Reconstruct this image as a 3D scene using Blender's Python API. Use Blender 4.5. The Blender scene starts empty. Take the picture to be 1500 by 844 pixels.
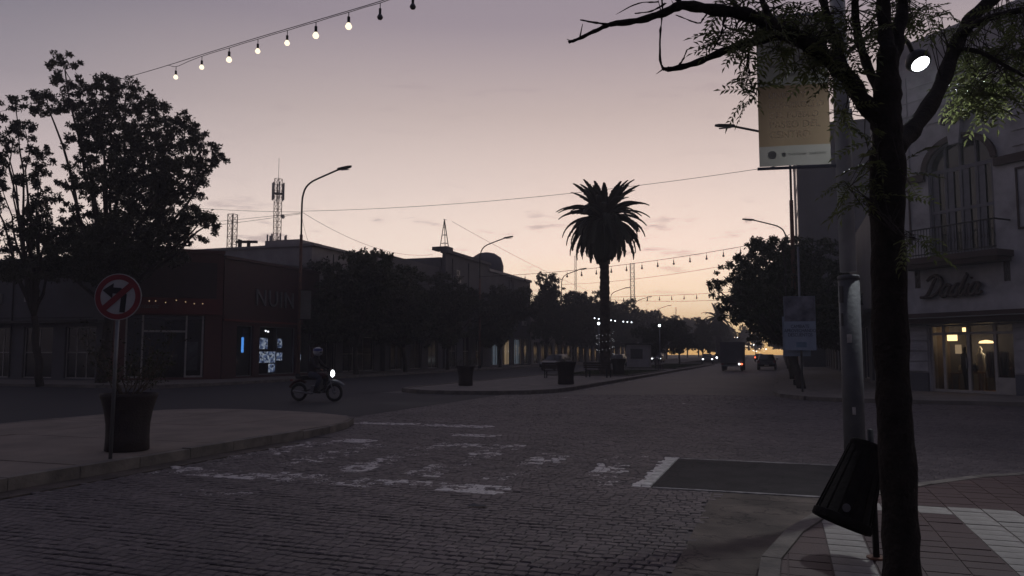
import bpy, bmesh, math, random
import numpy as np
from mathutils import Vector, Matrix
R = math.radians
random.seed(7)
rng = np.random.default_rng(7)
sc = bpy.context.scene
C = sc.collection

# ------------------------------------------------------------------ camera
F, CX, CY, VPX, YH, EYE = 1130., 750., 422., 1145., 517., 1.6      # photo is 1500 x 844
PITCH = math.atan((YH - CY) / F)
YAW = math.atan((VPX - CX) / F * math.cos(PITCH))
cam = bpy.data.cameras.new('camera')
cam.sensor_width = 36.0
cam.lens = F / 1500. * 36.0
cam.clip_start, cam.clip_end = 0.05, 6000
co = bpy.data.objects.new('camera', cam)
co.location = (0, 0, EYE)
co.rotation_euler = (math.pi / 2 + PITCH, 0, YAW)
C.objects.link(co)
sc.camera = co

# ------------------------------------------------------------------ sky, sun, exposure
SUN_AZ = R(-9)            # west horizon, a little left of the avenue's far end (clockwise from +Y)
SUN_EL = R(0.6)
w = bpy.data.worlds.new('World'); sc.world = w; w.use_nodes = True
nt = w.node_tree; nt.nodes.clear()
def N(t, typ, **kw):
    n = t.nodes.new(typ)
    for k, v in kw.items(): setattr(n, k, v)
    return n
def mth(t, op, a, b=None, c=None, clamp=False):
    n = N(t, 'ShaderNodeMath', operation=op); n.use_clamp = clamp
    for i, x in enumerate((a, b, c)):
        if x is None: continue
        if hasattr(x, 'is_linked') or hasattr(x, 'links'): t.links.new(x, n.inputs[i])
        else: n.inputs[i].default_value = x
    return n.outputs[0]
def ramp(t, fac, stops, interp='LINEAR'):
    n = N(t, 'ShaderNodeValToRGB'); n.color_ramp.interpolation = interp
    e = n.color_ramp.elements
    while len(e) < len(stops): e.new(0.5)
    for i, (p, c) in enumerate(stops): e[i].position = p; e[i].color = (*c, 1) if len(c) == 3 else c
    t.links.new(fac, n.inputs[0]); return n.outputs[0]
def mixc(t, fac, a, b, blend='MIX'):
    n = N(t, 'ShaderNodeMix', data_type='RGBA', blend_type=blend)
    for s, x in ((n.inputs[0], fac), (n.inputs[6], a), (n.inputs[7], b)):
        if hasattr(x, 'links'): t.links.new(x, s)
        else: s.default_value = x if not isinstance(x, tuple) or len(x) == 4 else (*x, 1)
    return n.outputs[2]
tc = N(nt, 'ShaderNodeTexCoord')
sep = N(nt, 'ShaderNodeSeparateXYZ'); nt.links.new(tc.outputs['Generated'], sep.inputs[0])
zz = mth(nt, 'MAXIMUM', sep.outputs[2], 0.0)
# elevation ramps (sin elevation): toward the afterglow and away from it
def S(r, g, b):   # sRGB 0..255 -> linear
    f = lambda v: ((v / 255 + .055) / 1.055) ** 2.4 if v > 10 else v / 255 / 12.92
    return (f(r), f(g), f(b))
K = .707
def SM(c, m): return tuple(x * y * K * z for x, y, z in zip(S(*c), m, (.985, .985, 1.0)))
west = ramp(nt, zz, [(0.0, SM((238, 176, 104), (1.5, 1.7, 1.6))), (0.022, SM((238, 190, 130), (1.6, 1.9, 2.0))), (0.06, SM((232, 203, 172), (1.42, 1.58, 1.62))), (0.13, SM((222, 201, 191), (1.25, 1.3, 1.27))),
                     (0.21, SM((198, 180, 178), (1.22, 1.25, 1.17))), (0.30, SM((172, 157, 160), (1.14, 1.14, 1.04))), (0.40, SM((150, 139, 146), (.90, .88, .90))), (0.6, SM((112, 108, 122), (1, 1, 1))), (1.0, SM((80, 80, 99), (1, 1, 1)))])
side = ramp(nt, zz, [(0.0, SM((205, 176, 158), (1.2, 1.3, 1.3))), (0.05, SM((216, 196, 184), (1.25, 1.3, 1.3))), (0.13, SM((206, 188, 184), (1.22, 1.25, 1.2))), (0.21, SM((178, 164, 169), (1.05, 1.05, 1.0))), (0.30, SM((150, 140, 150), (.80, .82, .82))),
                     (0.40, SM((128, 122, 136), (.62, .66, .68))), (0.6, SM((98, 96, 114), (.9, .9, .9))), (1.0, SM((80, 80, 99), (1, 1, 1)))])
east = ramp(nt, zz, [(p_, SM(c_, (.88, .88, .88))) for p_, c_ in ((0.0, (52, 52, 66)), (0.12, (62, 58, 74)), (0.3, (62, 62, 80)), (0.6, (70, 70, 90)), (1.0, (80, 80, 99)))])
nrm = N(nt, 'ShaderNodeVectorMath', operation='NORMALIZE')
cmb = N(nt, 'ShaderNodeCombineXYZ')
nt.links.new(sep.outputs[0], cmb.inputs[0]); nt.links.new(sep.outputs[1], cmb.inputs[1])
nt.links.new(cmb.outputs[0], nrm.inputs[0])
dot = N(nt, 'ShaderNodeVectorMath', operation='DOT_PRODUCT')
nt.links.new(nrm.outputs[0], dot.inputs[0]); dot.inputs[1].default_value = (math.sin(SUN_AZ), math.cos(SUN_AZ), 0)
wfac = N(nt, 'ShaderNodeMapRange', interpolation_type='SMOOTHSTEP'); nt.links.new(dot.outputs['Value'], wfac.inputs[0])
wfac.inputs[1].default_value = 0.62; wfac.inputs[2].default_value = 1.0
efac = N(nt, 'ShaderNodeMapRange', interpolation_type='SMOOTHSTEP'); nt.links.new(dot.outputs['Value'], efac.inputs[0])
efac.inputs[1].default_value = -0.75; efac.inputs[2].default_value = 0.62
skyc = mixc(nt, wfac.outputs[0], mixc(nt, efac.outputs[0], east, side), west)
# thin dark cloud streaks, low over the horizon and a few higher
mp = N(nt, 'ShaderNodeMapping'); mp.inputs['Scale'].default_value = (9, 9, 60); nt.links.new(tc.outputs['Generated'], mp.inputs[0])
nz = N(nt, 'ShaderNodeTexNoise'); nz.inputs['Scale'].default_value = 1.25; nz.inputs['Detail'].default_value = 6; nz.inputs['Roughness'].default_value = .62
nt.links.new(mp.outputs[0], nz.inputs[0])
cl = N(nt, 'ShaderNodeMapRange', interpolation_type='SMOOTHSTEP'); nt.links.new(nz.outputs[0], cl.inputs[0])
cl.inputs[1].default_value = .55; cl.inputs[2].default_value = .68
band = ramp(nt, zz, [(0.0, (0, 0, 0)), (0.045, (.15, .15, .15)), (0.125, (1, 1, 1)), (0.165, (1, 1, 1)), (0.20, (.12, .12, .12)), (0.27, (.12, .12, .12)), (0.33, (.35, .35, .35)), (.38, (0, 0, 0))])
cfac = mth(nt, 'MULTIPLY', mth(nt, 'MULTIPLY', cl.outputs[0], band), 0.5)
skyc = mixc(nt, cfac, skyc, SM((140, 122, 130), (1, 1, 1)))
ns = N(nt, 'ShaderNodeTexSky', sky_type='NISHITA'); ns.sun_disc = False
ns.sun_elevation = SUN_EL; ns.sun_rotation = SUN_AZ; ns.altitude = 30; ns.air_density = 1.2; ns.dust_density = 2.0
bg1 = N(nt, 'ShaderNodeBackground'); bg1.inputs[1].default_value = 1.76; nt.links.new(skyc, bg1.inputs[0])
bg2 = N(nt, 'ShaderNodeBackground'); bg2.inputs[1].default_value = 0.025; nt.links.new(ns.outputs[0], bg2.inputs[0])
add = N(nt, 'ShaderNodeAddShader'); nt.links.new(bg1.outputs[0], add.inputs[0]); nt.links.new(bg2.outputs[0], add.inputs[1])
out = N(nt, 'ShaderNodeOutputWorld'); nt.links.new(add.outputs[0], out.inputs[0])
sl = bpy.data.lights.new('sun', 'SUN'); sl.energy = 0.03; sl.angle = R(3); sl.color = (1, .72, .45)
so = bpy.data.objects.new('sun', sl); C.objects.link(so)
sd = Vector((math.sin(SUN_AZ) * math.cos(SUN_EL), math.cos(SUN_AZ) * math.cos(SUN_EL), math.sin(R(2))))
so.rotation_euler = sd.to_track_quat('Z', 'Y').to_euler(); so.location = (0, 0, 60)
vs = sc.view_settings
vs.view_transform = 'Standard'; vs.look = 'None'; vs.exposure = 0; vs.gamma = 1; vs.use_curve_mapping = False
sc.cycles.use_denoising = True
sc.cycles.max_bounces = 6; sc.cycles.diffuse_bounces = 3; sc.cycles.glossy_bounces = 3; sc.cycles.transmission_bounces = 4; sc.cycles.volume_bounces = 0
sc.cycles.transparent_max_bounces = 8
sc.cycles.sample_clamp_indirect = 4

# ------------------------------------------------------------------ pixel -> place
def ray(px, py):
    a = (px - CX) / F; b = (CY - py) / F
    fw = math.cos(PITCH) - b * math.sin(PITCH); up = math.sin(PITCH) + b * math.cos(PITCH)
    return Vector((a * math.cos(YAW) - fw * math.sin(YAW), a * math.sin(YAW) + fw * math.cos(YAW), up))
def atD(px, py, d): return Vector((0, 0, EYE)) + ray(px, py) * d          # at depth d along the optical axis
def G(px, py, z=0.):
    r = ray(px, py); return Vector((0, 0, EYE)) + r * ((z - EYE) / r.z)
FWD = Vector((-math.sin(YAW), math.cos(YAW), 0)); RT = Vector((math.cos(YAW), math.sin(YAW), 0))
def depth_of(x, y): return -x * math.sin(YAW) + y * math.cos(YAW)

# ------------------------------------------------------------------ materials
def mat(name, col, rough=.7, col2=None, scale=6., bump=0., bscale=None, metal=0., spec=.4, attr=None, coord='Object'):
    m = bpy.data.materials.new(name); m.use_nodes = True; t = m.node_tree
    b = t.nodes['Principled BSDF']; b.inputs['Roughness'].default_value = rough; b.inputs['Metallic'].default_value = metal
    b.inputs['Specular IOR Level'].default_value = spec
    tcn = N(t, 'ShaderNodeTexCoord')
    n1 = N(t, 'ShaderNodeTexNoise'); n1.inputs['Scale'].default_value = scale; n1.inputs['Detail'].default_value = 7; n1.inputs['Roughness'].default_value = .6
    t.links.new(tcn.outputs[coord], n1.inputs[0])
    col2 = col2 or tuple(c * .62 for c in col)
    c = ramp(t, n1.outputs[0], [(.32, col2), (.66, col)])
    if attr:
        a = N(t, 'ShaderNodeAttribute', attribute_name=attr)
        c = mixc(t, 1.0, c, a.outputs['Color'], 'MULTIPLY')
    t.links.new(c, b.inputs['Base Color'])
    rr = N(t, 'ShaderNodeMapRange'); t.links.new(n1.outputs[0], rr.inputs[0]); rr.inputs[3].default_value = max(rough - .12, .03); rr.inputs[4].default_value = min(rough + .12, 1)
    t.links.new(rr.outputs[0], b.inputs['Roughness'])
    if bump:
        n2 = N(t, 'ShaderNodeTexNoise'); n2.inputs['Scale'].default_value = bscale or scale * 6; n2.inputs['Detail'].default_value = 5
        t.links.new(tcn.outputs[coord], n2.inputs[0])
        bp = N(t, 'ShaderNodeBump'); bp.inputs['Strength'].default_value = bump; bp.inputs['Distance'].default_value = .02
        t.links.new(n2.outputs[0], bp.inputs['Height']); t.links.new(bp.outputs[0], b.inputs['Normal'])
    return m
def emit(name, col, s):
    m = bpy.data.materials.new(name); m.use_nodes = True; t = m.node_tree; t.nodes.clear()
    e = N(t, 'ShaderNodeEmission'); e.inputs[0].default_value = (*col, 1); e.inputs[1].default_value = s
    o = N(t, 'ShaderNodeOutputMaterial'); t.links.new(e.outputs[0], o.inputs[0]); return m
def leafmat(name, c1, c2, scale, trans=.25):
    m = bpy.data.materials.new(name); m.use_nodes = True; t = m.node_tree
    b = t.nodes['Principled BSDF']; b.inputs['Roughness'].default_value = .5; b.inputs['Specular IOR Level'].default_value = .3
    tcn = N(t, 'ShaderNodeTexCoord'); n1 = N(t, 'ShaderNodeTexNoise'); n1.inputs['Scale'].default_value = scale
    t.links.new(tcn.outputs['Object'], n1.inputs[0]); c = ramp(t, n1.outputs[0], [(.35, c1), (.65, c2)])
    t.links.new(c, b.inputs['Base Color'])
    tr = N(t, 'ShaderNodeBsdfTranslucent'); t.links.new(c, tr.inputs[0])
    mx = N(t, 'ShaderNodeMixShader'); mx.inputs[0].default_value = trans
    t.links.new(b.outputs[0], mx.inputs[1]); t.links.new(tr.outputs[0], mx.inputs[2])
    t.links.new(mx.outputs[0], t.nodes['Material Output'].inputs[0]); return m
def glassmat(name, col=(.03, .035, .04), alpha=.55):
    m = bpy.data.materials.new(name); m.use_nodes = True; t = m.node_tree; t.nodes.clear()
    g = N(t, 'ShaderNodeBsdfGlossy'); g.inputs['Roughness'].default_value = .06; g.inputs[0].default_value = (.8, .85, .9, 1)
    tr = N(t, 'ShaderNodeBsdfTransparent'); tr.inputs[0].default_value = (*[.55 + .35 * (1 - alpha)] * 3, 1)
    fr = N(t, 'ShaderNodeLayerWeight'); ff = mth(t, 'ADD', mth(t, 'MULTIPLY', mth(t, 'POWER', fr.outputs['Facing'], 4.0), .9), .03)
    mx = N(t, 'ShaderNodeMixShader'); t.links.new(ff, mx.inputs[0]); t.links.new(tr.outputs[0], mx.inputs[1]); t.links.new(g.outputs[0], mx.inputs[2])
    o = N(t, 'ShaderNodeOutputMaterial'); t.links.new(mx.outputs[0], o.inputs[0]); return m
M = {}
M['ground'] = mat('ground', (.06, .055, .05), .9, scale=.5)
M['asphalt'] = mat('asphalt', (.036, .033, .033), .85, (.022, .02, .02), 2.5, .5, 90, spec=.25)
M['asphalt_dark'] = mat('asphalt_dark', (.042, .040, .044), .8, (.026, .025, .028), .6, .4, 60, spec=.25)
def weather(m_):
    t = m_.node_tree; b = t.nodes['Principled BSDF']; src = b.inputs['Base Color'].links[0].from_socket
    gp = N(t, 'ShaderNodeNewGeometry'); vz = N(t, 'ShaderNodeTexVoronoi', feature='DISTANCE_TO_EDGE'); vz.inputs['Scale'].default_value = 1.1
    nzz = N(t, 'ShaderNodeTexNoise'); nzz.inputs['Scale'].default_value = 2.2; nzz.inputs['Detail'].default_value = 6; t.links.new(gp.outputs['Position'], nzz.inputs[0])
    va = N(t, 'ShaderNodeVectorMath', operation='ADD'); t.links.new(gp.outputs['Position'], va.inputs[0]); t.links.new(nzz.outputs['Color'], va.inputs[1]); t.links.new(va.outputs[0], vz.inputs[0])
    crk = ramp(t, vz.outputs['Distance'], [(0, (.35, .35, .35)), (.018, (1, 1, 1))]); pat_ = ramp(t, nzz.outputs[0], [(.3, (.7, .7, .7)), (.7, (1.35, 1.3, 1.28))])
    t.links.new(mixc(t, 1., mixc(t, 1., src, crk, 'MULTIPLY'), pat_, 'MULTIPLY'), b.inputs['Base Color'])
weather(M['asphalt'])
M['cobble_base'] = mat('cobble_base', (.06, .05, .048), .95, scale=8, bump=.3)
M['concrete'] = mat('concrete', (.20, .175, .15), .85, (.12, .105, .09), 1.3, .3, 60)
M['slab'] = mat('slab', (.23, .19, .155), .85, (.13, .105, .085), .9, .3, 50)
M['kerb'] = mat('kerb', (.20, .175, .15), .85, (.09, .08, .07), 3, .5, 25)
M['gutter'] = mat('gutter', (.115, .096, .082), .8, (.055, .047, .04), 1.9, .4, 45, spec=.25)
weather(M['gutter'])
M['redtile'] = mat('redtile', (.085, .05, .045), .6, (.05, .032, .03), 3, .35, 70)
M['whitetile'] = mat('whitetile', (.34, .32, .29), .6, (.19, .175, .155), 5, .25, 50)
M['paint'] = mat('paint', (.6, .58, .54), .7, (.3, .28, .26), 9, .2, 60)
M['grass'] = leafmat('grass', (.03, .045, .014), (.055, .075, .022), 1.5, .2)
M['metal_grey'] = mat('metal_grey', (.20, .21, .22), .45, (.13, .13, .14), 3, .15, 30, metal=.6)
M['metal_dark'] = mat('metal_dark', (.03, .03, .032), .5, (.018, .018, .02), 6, .1, 40, metal=.4)
M['rust'] = mat('rust', (.18, .085, .05), .75, (.09, .05, .04), 5, .3, 40)
M['galv'] = mat('galv', (.115, .118, .124), .7, (.055, .056, .058), 2.6, .25, 22, metal=.15)
M['galv_lamplit'] = mat('galv_lamplit', (.52, .55, .58), .5, (.36, .38, .40), 2.4, .2, 20, metal=.2)  # paler copy of galv: lamplight on the upper pole put into the colour
M['black'] = mat('black', (.015, .015, .016), .55, scale=8)
M['rubber'] = mat('rubber', (.018, .018, .018), .8, scale=12)
M['plastic_dark'] = mat('plastic_dark', (.016, .014, .0135), .95, (.007, .006, .006), 5, .6, 22, spec=.04)
M['pot'] = mat('pot', (.035, .026, .026), .8, (.022, .017, .017), 4, .4, 30)
M['white'] = mat('white', (.62, .62, .60), .5, (.5, .5, .48), 5)
M['sign_red'] = mat('sign_red', (.22, .03, .036), .45, (.16, .022, .028), 6)
M['sign_black'] = mat('sign_black', (.02, .02, .022), .5, scale=5)
M['bark'] = mat('bark', (.05, .04, .033), .9, (.022, .018, .015), 9, .9, 26)
M['bark_near'] = mat('bark_near', (.032, .026, .022), .95, (.014, .011, .01), 12, 1.0, 34, spec=.15)
M['bark2'] = mat('bark2', (.06, .048, .038), .9, (.03, .024, .02), 6, .8, 18)
M['palm_trunk'] = mat('palm_trunk', (.085, .065, .05), .95, (.035, .028, .022), 5, .9, 14)
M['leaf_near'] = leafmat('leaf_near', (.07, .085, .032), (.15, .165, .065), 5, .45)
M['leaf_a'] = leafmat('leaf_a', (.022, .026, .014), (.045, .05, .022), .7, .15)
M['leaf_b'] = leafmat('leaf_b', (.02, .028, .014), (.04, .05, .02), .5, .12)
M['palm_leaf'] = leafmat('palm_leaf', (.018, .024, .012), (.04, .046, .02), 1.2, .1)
M['dry'] = mat('dry', (.10, .075, .05), .9, (.05, .04, .03), 8)
M['soil'] = mat('soil', (.03, .022, .017), .95, scale=14, bump=.5)
M['stucco'] = mat('stucco', (.38, .35, .33), .85, (.27, .245, .23), .8, .25, 30)
M['stucco_white'] = mat('stucco_white', (.48, .47, .48), .85, (.26, .25, .255), 1.1, .25, 35)
M['stucco_grey'] = mat('stucco_grey', (.13, .125, .13), .9, (.085, .08, .085), .45, .25, 20)
M['stucco_slate'] = mat('stucco_slate', (.12, .12, .135), .9, (.08, .08, .09), .35, .2, 12)
M['stucco_ochre'] = mat('stucco_ochre', (.22, .185, .15), .9, (.14, .12, .10), .6, .25, 20)
M['red_panel'] = mat('red_panel', (.16, .028, .024), .55, (.10, .02, .018), 1.1, .1, 10)
M['red_wall'] = mat('red_wall', (.13, .05, .045), .8, (.085, .035, .033), .7, .2, 18)
M['maroon'] = mat('maroon', (.06, .02, .022), .6, (.04, .014, .016), 1.2)
M['trim_dark'] = mat('trim_dark', (.075, .045, .042), .8, (.045, .03, .028), 1.5, .2, 20)
M['frame_pale'] = mat('frame_pale', (.42, .39, .36), .5, (.3, .28, .26), 3)
M['shutter'] = mat('shutter', (.19, .185, .20), .7, (.13, .125, .14), 2.5, .15, 20)
M['wood_warm'] = mat('wood_warm', (.28, .15, .07), .6, (.16, .085, .04), 3)
M['interior'] = mat('interior', (.20, .155, .11), .8, (.11, .085, .06), 1.8)
M['interior_dark'] = mat('interior_dark', (.10, .09, .085), .8, scale=1.5)
M['glass'] = glassmat('glass')
M['glass_dark'] = mat('glass_dark', (.012, .013, .016), .08, scale=3, spec=.6)
M['banner_cream'] = leafmat('banner_cream', (.24, .235, .21), (.28, .27, .245), 3, .55)
M['banner_green'] = leafmat('banner_green', (.20, .21, .19), (.24, .25, .225), 3, .55)
M['banner_brown'] = leafmat('banner_brown', (.185, .14, .092), (.215, .162, .106), 2, .55)
M['banner_text'] = leafmat('banner_text', (.92, .88, .82), (.95, .92, .88), 3, .9)
M['banner_ink'] = mat('banner_ink', (.06, .06, .065), .75, scale=5)
M['banner_logo'] = leafmat('banner_logo', (.45, .45, .46), (.55, .55, .56), 5, .85)
M['poster_blue'] = mat('poster_blue', (.30, .36, .43), .7, (.24, .29, .36), 2)
M['poster_photo'] = mat('poster_photo', (.22, .22, .25), .7, (.06, .06, .08), 2.2)
M['poster_ink'] = mat('poster_ink', (.03, .035, .06), .7, scale=5)
M['sign_dark'] = mat('sign_dark', (.05, .028, .028), .5, (.035, .02, .02), 3)
M['letter_grey'] = mat('letter_grey', (.17, .165, .17), .6, (.08, .078, .08), 1.5)
M['car_grey'] = mat('car_grey', (.05, .052, .057), .3, (.042, .044, .049), 2, spec=.6)
M['car_dark'] = mat('car_dark', (.03, .03, .034), .3, scale=2, spec=.6)
M['tarp'] = mat('tarp', (.10, .10, .115), .8, (.07, .07, .08), 1.2, .3, 4)
M['skin'] = mat('skin', (.36, .21, .15), .6, scale=5)
M['jacket'] = mat('jacket', (.035, .032, .036), .85, (.022, .02, .023), 6, .4, 20)
M['denim'] = mat('denim', (.05, .055, .075), .9, (.035, .04, .055), 6, .3, 30)
M['helmet'] = mat('helmet', (.42, .43, .46), .3, scale=3, spec=.6)
M['helmet_blue'] = mat('helmet_blue', (.04, .07, .25), .3, scale=3, spec=.6)
M['lamp_led'] = emit('lamp_led', (.93, .97, 1.0), 7)
M['bulb'] = emit('bulb', (1.0, .85, .62), 1.5)
M['bulb_far'] = emit('bulb_far', (.86, .93, 1.0), 4)
M['head'] = emit('head', (.93, .96, 1.0), 7)
M['tail'] = emit('tail', (1.0, .12, .05), 5)
M['warm'] = emit('warm', (1.0, .66, .30), 4.5)
M['warm_dim'] = emit('warm_dim', (1.0, .72, .42), .5)
M['cool_dim'] = emit('cool_dim', (.62, .80, 1.0), .22)
M['cool_screen'] = emit('cool_screen', (.42, .58, 1.0), .42)
M['blue_neon'] = emit('blue_neon', (.10, .36, 1.0), 1.6)
M['green_dim'] = emit('green_dim', (.55, .95, .85), .16)
M['speck'] = emit('speck', (.9, .95, 1.0), 4)
M['tiny'] = emit('tiny', (.92, .95, 1.0), .55)
M['speck_warm'] = emit('speck_warm', (1.0, .75, .5), 2.0)
M['bulb_off'] = mat('bulb_off', (.10, .09, .09), .25, scale=5, spec=.6)

# ------------------------------------------------------------------ mesh builder
class MB:
    def __init__(s): s.v = []; s.f = []
    def add(s, vs, fs):
        o = len(s.v); s.v += [tuple(v) for v in vs]; s.f += [tuple(i + o for i in f) for f in fs]; return s
    def box(s, x0, x1, y0, y1, z0, z1, m=None):
        vs = [Vector((x, y, z)) for z in (z0, z1) for y in (y0, y1) for x in (x0, x1)]
        if m: vs = [m @ v for v in vs]
        return s.add(vs, [(0, 2, 3, 1), (4, 5, 7, 6), (0, 1, 5, 4), (2, 6, 7, 3), (0, 4, 6, 2), (1, 3, 7, 5)])
    def bar(s, a, b, wx, wy=None):
        a, b = Vector(a), Vector(b); d = b - a; wy = wy or wx
        q = d.to_track_quat('Z', 'Y').to_matrix().to_4x4(); q.translation = a
        return s.box(-wx / 2, wx / 2, -wy / 2, wy / 2, 0, d.length, q)
    def tube(s, pts, rad, n=8, cap=True):
        pts = [Vector(p) for p in pts]
        if not hasattr(rad, '__len__'): rad = [rad] * len(pts)
        o = len(s.v); up = None; rings = []
        for i, p in enumerate(pts):
            d = (pts[min(i + 1, len(pts) - 1)] - pts[max(i - 1, 0)])
            if d.length < 1e-9: d = Vector((0, 0, 1))
            d.normalize()
            if up is None: up = d.orthogonal().normalized()
            else:
                up = up - d * up.dot(d)
                up = up.normalized() if up.length > 1e-6 else d.orthogonal().normalized()
            r2 = d.cross(up)
            for k in range(n):
                a = 2 * math.pi * k / n
                s.v.append(tuple(p + (up * math.cos(a) + r2 * math.sin(a)) * rad[i]))
        for i in range(len(pts) - 1):
            for k in range(n):
                k2 = (k + 1) % n
                s.f.append((o + i * n + k, o + i * n + k2, o + (i + 1) * n + k2, o + (i + 1) * n + k))
        if cap:
            s.f.append(tuple(o + k for k in reversed(range(n)))); e = o + (len(pts) - 1) * n
            s.f.append(tuple(e + k for k in range(n)))
        return s
    def lathe(s, prof, n=20, m=None, capb=True, capt=True):
        o = len(s.v)
        for r, z in prof:
            for k in range(n):
                a = 2 * math.pi * k / n; v = Vector((r * math.cos(a), r * math.sin(a), z))
                s.v.append(tuple(m @ v if m else v))
        for i in range(len(prof) - 1):
            for k in range(n):
                k2 = (k + 1) % n; s.f.append((o + i * n + k, o + i * n + k2, o + (i + 1) * n + k2, o + (i + 1) * n + k))
        if capb: s.f.append(tuple(o + k for k in reversed(range(n))))
        if capt: e = o + (len(prof) - 1) * n; s.f.append(tuple(e + k for k in range(n)))
        return s
    def prism(s, poly, z0, z1, m=None):
        n = len(poly)
        ar = sum(poly[i][0] * poly[(i + 1) % n][1] - poly[(i + 1) % n][0] * poly[i][1] for i in range(n))
        if ar < 0: poly = poly[::-1]
        vs = [Vector((p[0], p[1], z0)) for p in poly] + [Vector((p[0], p[1], z1)) for p in poly]
        if m: vs = [m @ v for v in vs]
        return s.add(vs, [tuple(reversed(range(n))), tuple(range(n, 2 * n))] + [(i, (i + 1) % n, n + (i + 1) % n, n + i) for i in range(n)])
    def sphere(s, c, r, nu=12, nv=8, sc_=(1, 1, 1)):
        c = Vector(c); prof = [(max(math.sin(math.pi * i / nv), 1e-4) * r, -math.cos(math.pi * i / nv) * r) for i in range(nv + 1)]
        m = Matrix.Translation(c) @ Matrix.Diagonal((*sc_, 1)); return s.lathe(prof, nu, m, False, False)
    def mesh(s, name):
        me = bpy.data.meshes.new(name); me.from_pydata(s.v, [], s.f); me.update(); return me
    def build(s, name, m, parent=None, smooth=False, loc=None, rz=None):
        o = bpy.data.objects.new(name, s.mesh(name)); C.objects.link(o)
        o.data.materials.append(M[m] if isinstance(m, str) else m)
        if smooth: o.data.polygons.foreach_set('use_smooth', [True] * len(o.data.polygons))
        if parent: o.parent = parent
        if loc is not None: o.location = loc
        if rz is not None: o.rotation_euler.z = rz
        return o
def quadmesh(name, V, nper=4):
    """V: (n, nper, 3) array of separate faces"""
    me = bpy.data.meshes.new(name); n = V.shape[0]
    me.vertices.add(n * nper); me.vertices.foreach_set('co', V.astype(np.float32).ravel())
    me.loops.add(n * nper); me.loops.foreach_set('vertex_index', np.arange(n * nper, dtype=np.int32))
    me.polygons.add(n); me.polygons.foreach_set('loop_start', np.arange(0, n * nper, nper, dtype=np.int32))
    me.polygons.foreach_set('loop_total', np.full(n, nper, dtype=np.int32)); me.update(calc_edges=True); return me
def mobj(name, me, m, parent=None):
    o = bpy.data.objects.new(name, me); C.objects.link(o)
    if not me.materials: me.materials.append(M[m] if isinstance(m, str) else m)
    if parent: o.parent = parent
    return o
def tag(o, label=None, cat=None, group=None, kind=None):
    for k, v in (('label', label), ('category', cat), ('group', group), ('kind', kind)):
        if v: o[k] = v
    return o
def thing(name, label, cat, loc=(0, 0, 0), rz=0, group=None):
    o = bpy.data.objects.new(name, None); C.objects.link(o); o.empty_display_size = .2
    o.location = loc; o.rotation_euler = (0, 0, rz); return tag(o, label, cat, group)
def dup(o, parent=None, label=None, loc=None, rz=None, scale=None):
    c = o.copy(); C.objects.link(c); c.parent = parent
    for ch in list(o.children): dup(ch, c)
    if label: c['label'] = label
    if loc is not None: c.location = loc
    if rz is not None: c.rotation_euler.z = rz
    if scale is not None: c.scale = (scale,) * 3 if not hasattr(scale, '__len__') else scale
    return c
def struct(o): o['kind'] = 'structure'; return o
def text_obj(name, body, size, m, parent, loc, rot=(math.pi / 2, 0, 0), ext=.006, align='LEFT', shear=0., space=1., sx=1.):
    cu = bpy.data.curves.new(name, 'FONT'); cu.body = body; cu.size = size; cu.extrude = ext; cu.align_x = align; cu.shear = shear; cu.space_character = space
    cu.resolution_u = 3
    t = bpy.data.objects.new('tmp', cu); C.objects.link(t)
    me = bpy.data.meshes.new_from_object(t.evaluated_get(bpy.context.evaluated_depsgraph_get()))
    bpy.data.objects.remove(t); me.name = name
    o = mobj(name, me, m, parent); o.location = loc; o.rotation_euler = rot; o.scale.x = sx; return o
def cat_rom(P, n=8):
    P = [Vector(p) for p in P]; Q = [P[0] * 2 - P[1]] + P + [P[-1] * 2 - P[-2]]; out = []
    for i in range(1, len(Q) - 2):
        a, b, c, d = Q[i - 1], Q[i], Q[i + 1], Q[i + 2]
        for k in range(n):
            t = k / n
            out.append(.5 * ((2 * b) + (c - a) * t + (2 * a - 5 * b + 4 * c - d) * t * t + (3 * b - a - 3 * c + d) * t ** 3))
    out.append(P[-1]); return out
def lerp(a, b, t): return a + (b - a) * t
def arc_pts(cx, cy, r, a0, a1, n): return [(cx + r * math.cos(R(lerp(a0, a1, i / n))), cy + r * math.sin(R(lerp(a0, a1, i / n)))) for i in range(n + 1)]
def clip(poly, x0, x1, y0, y1):
    def cut(P, f, ip):
        o = []
        for i in range(len(P)):
            a, b = P[i], P[(i + 1) % len(P)]
            if f(a): o.append(a)
            if f(a) != f(b): o.append(ip(a, b))
        return o
    for ax, val, sg in ((0, x0, 1), (0, x1, -1), (1, y0, 1), (1, y1, -1)):
        if not poly: break
        def ip(a, b, ax=ax, val=val):
            t = (val - a[ax]) / (b[ax] - a[ax]); q = [lerp(a[0], b[0], t), lerp(a[1], b[1], t)]; q[ax] = val; return tuple(q)
        poly = cut(poly, lambda p, ax=ax, val=val, sg=sg: (p[ax] - val) * sg >= 0, ip)
    return poly

# ================================================================== SETTING
KR, KM, KML, KL = -0.2, -8.55, -15.4, -26.4       # kerb lines: right pavement, median right side, median left side, left pavement
struct(MB().box(-500, 500, -80, 640, -.4, -.06).build('ground', 'ground'))
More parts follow.
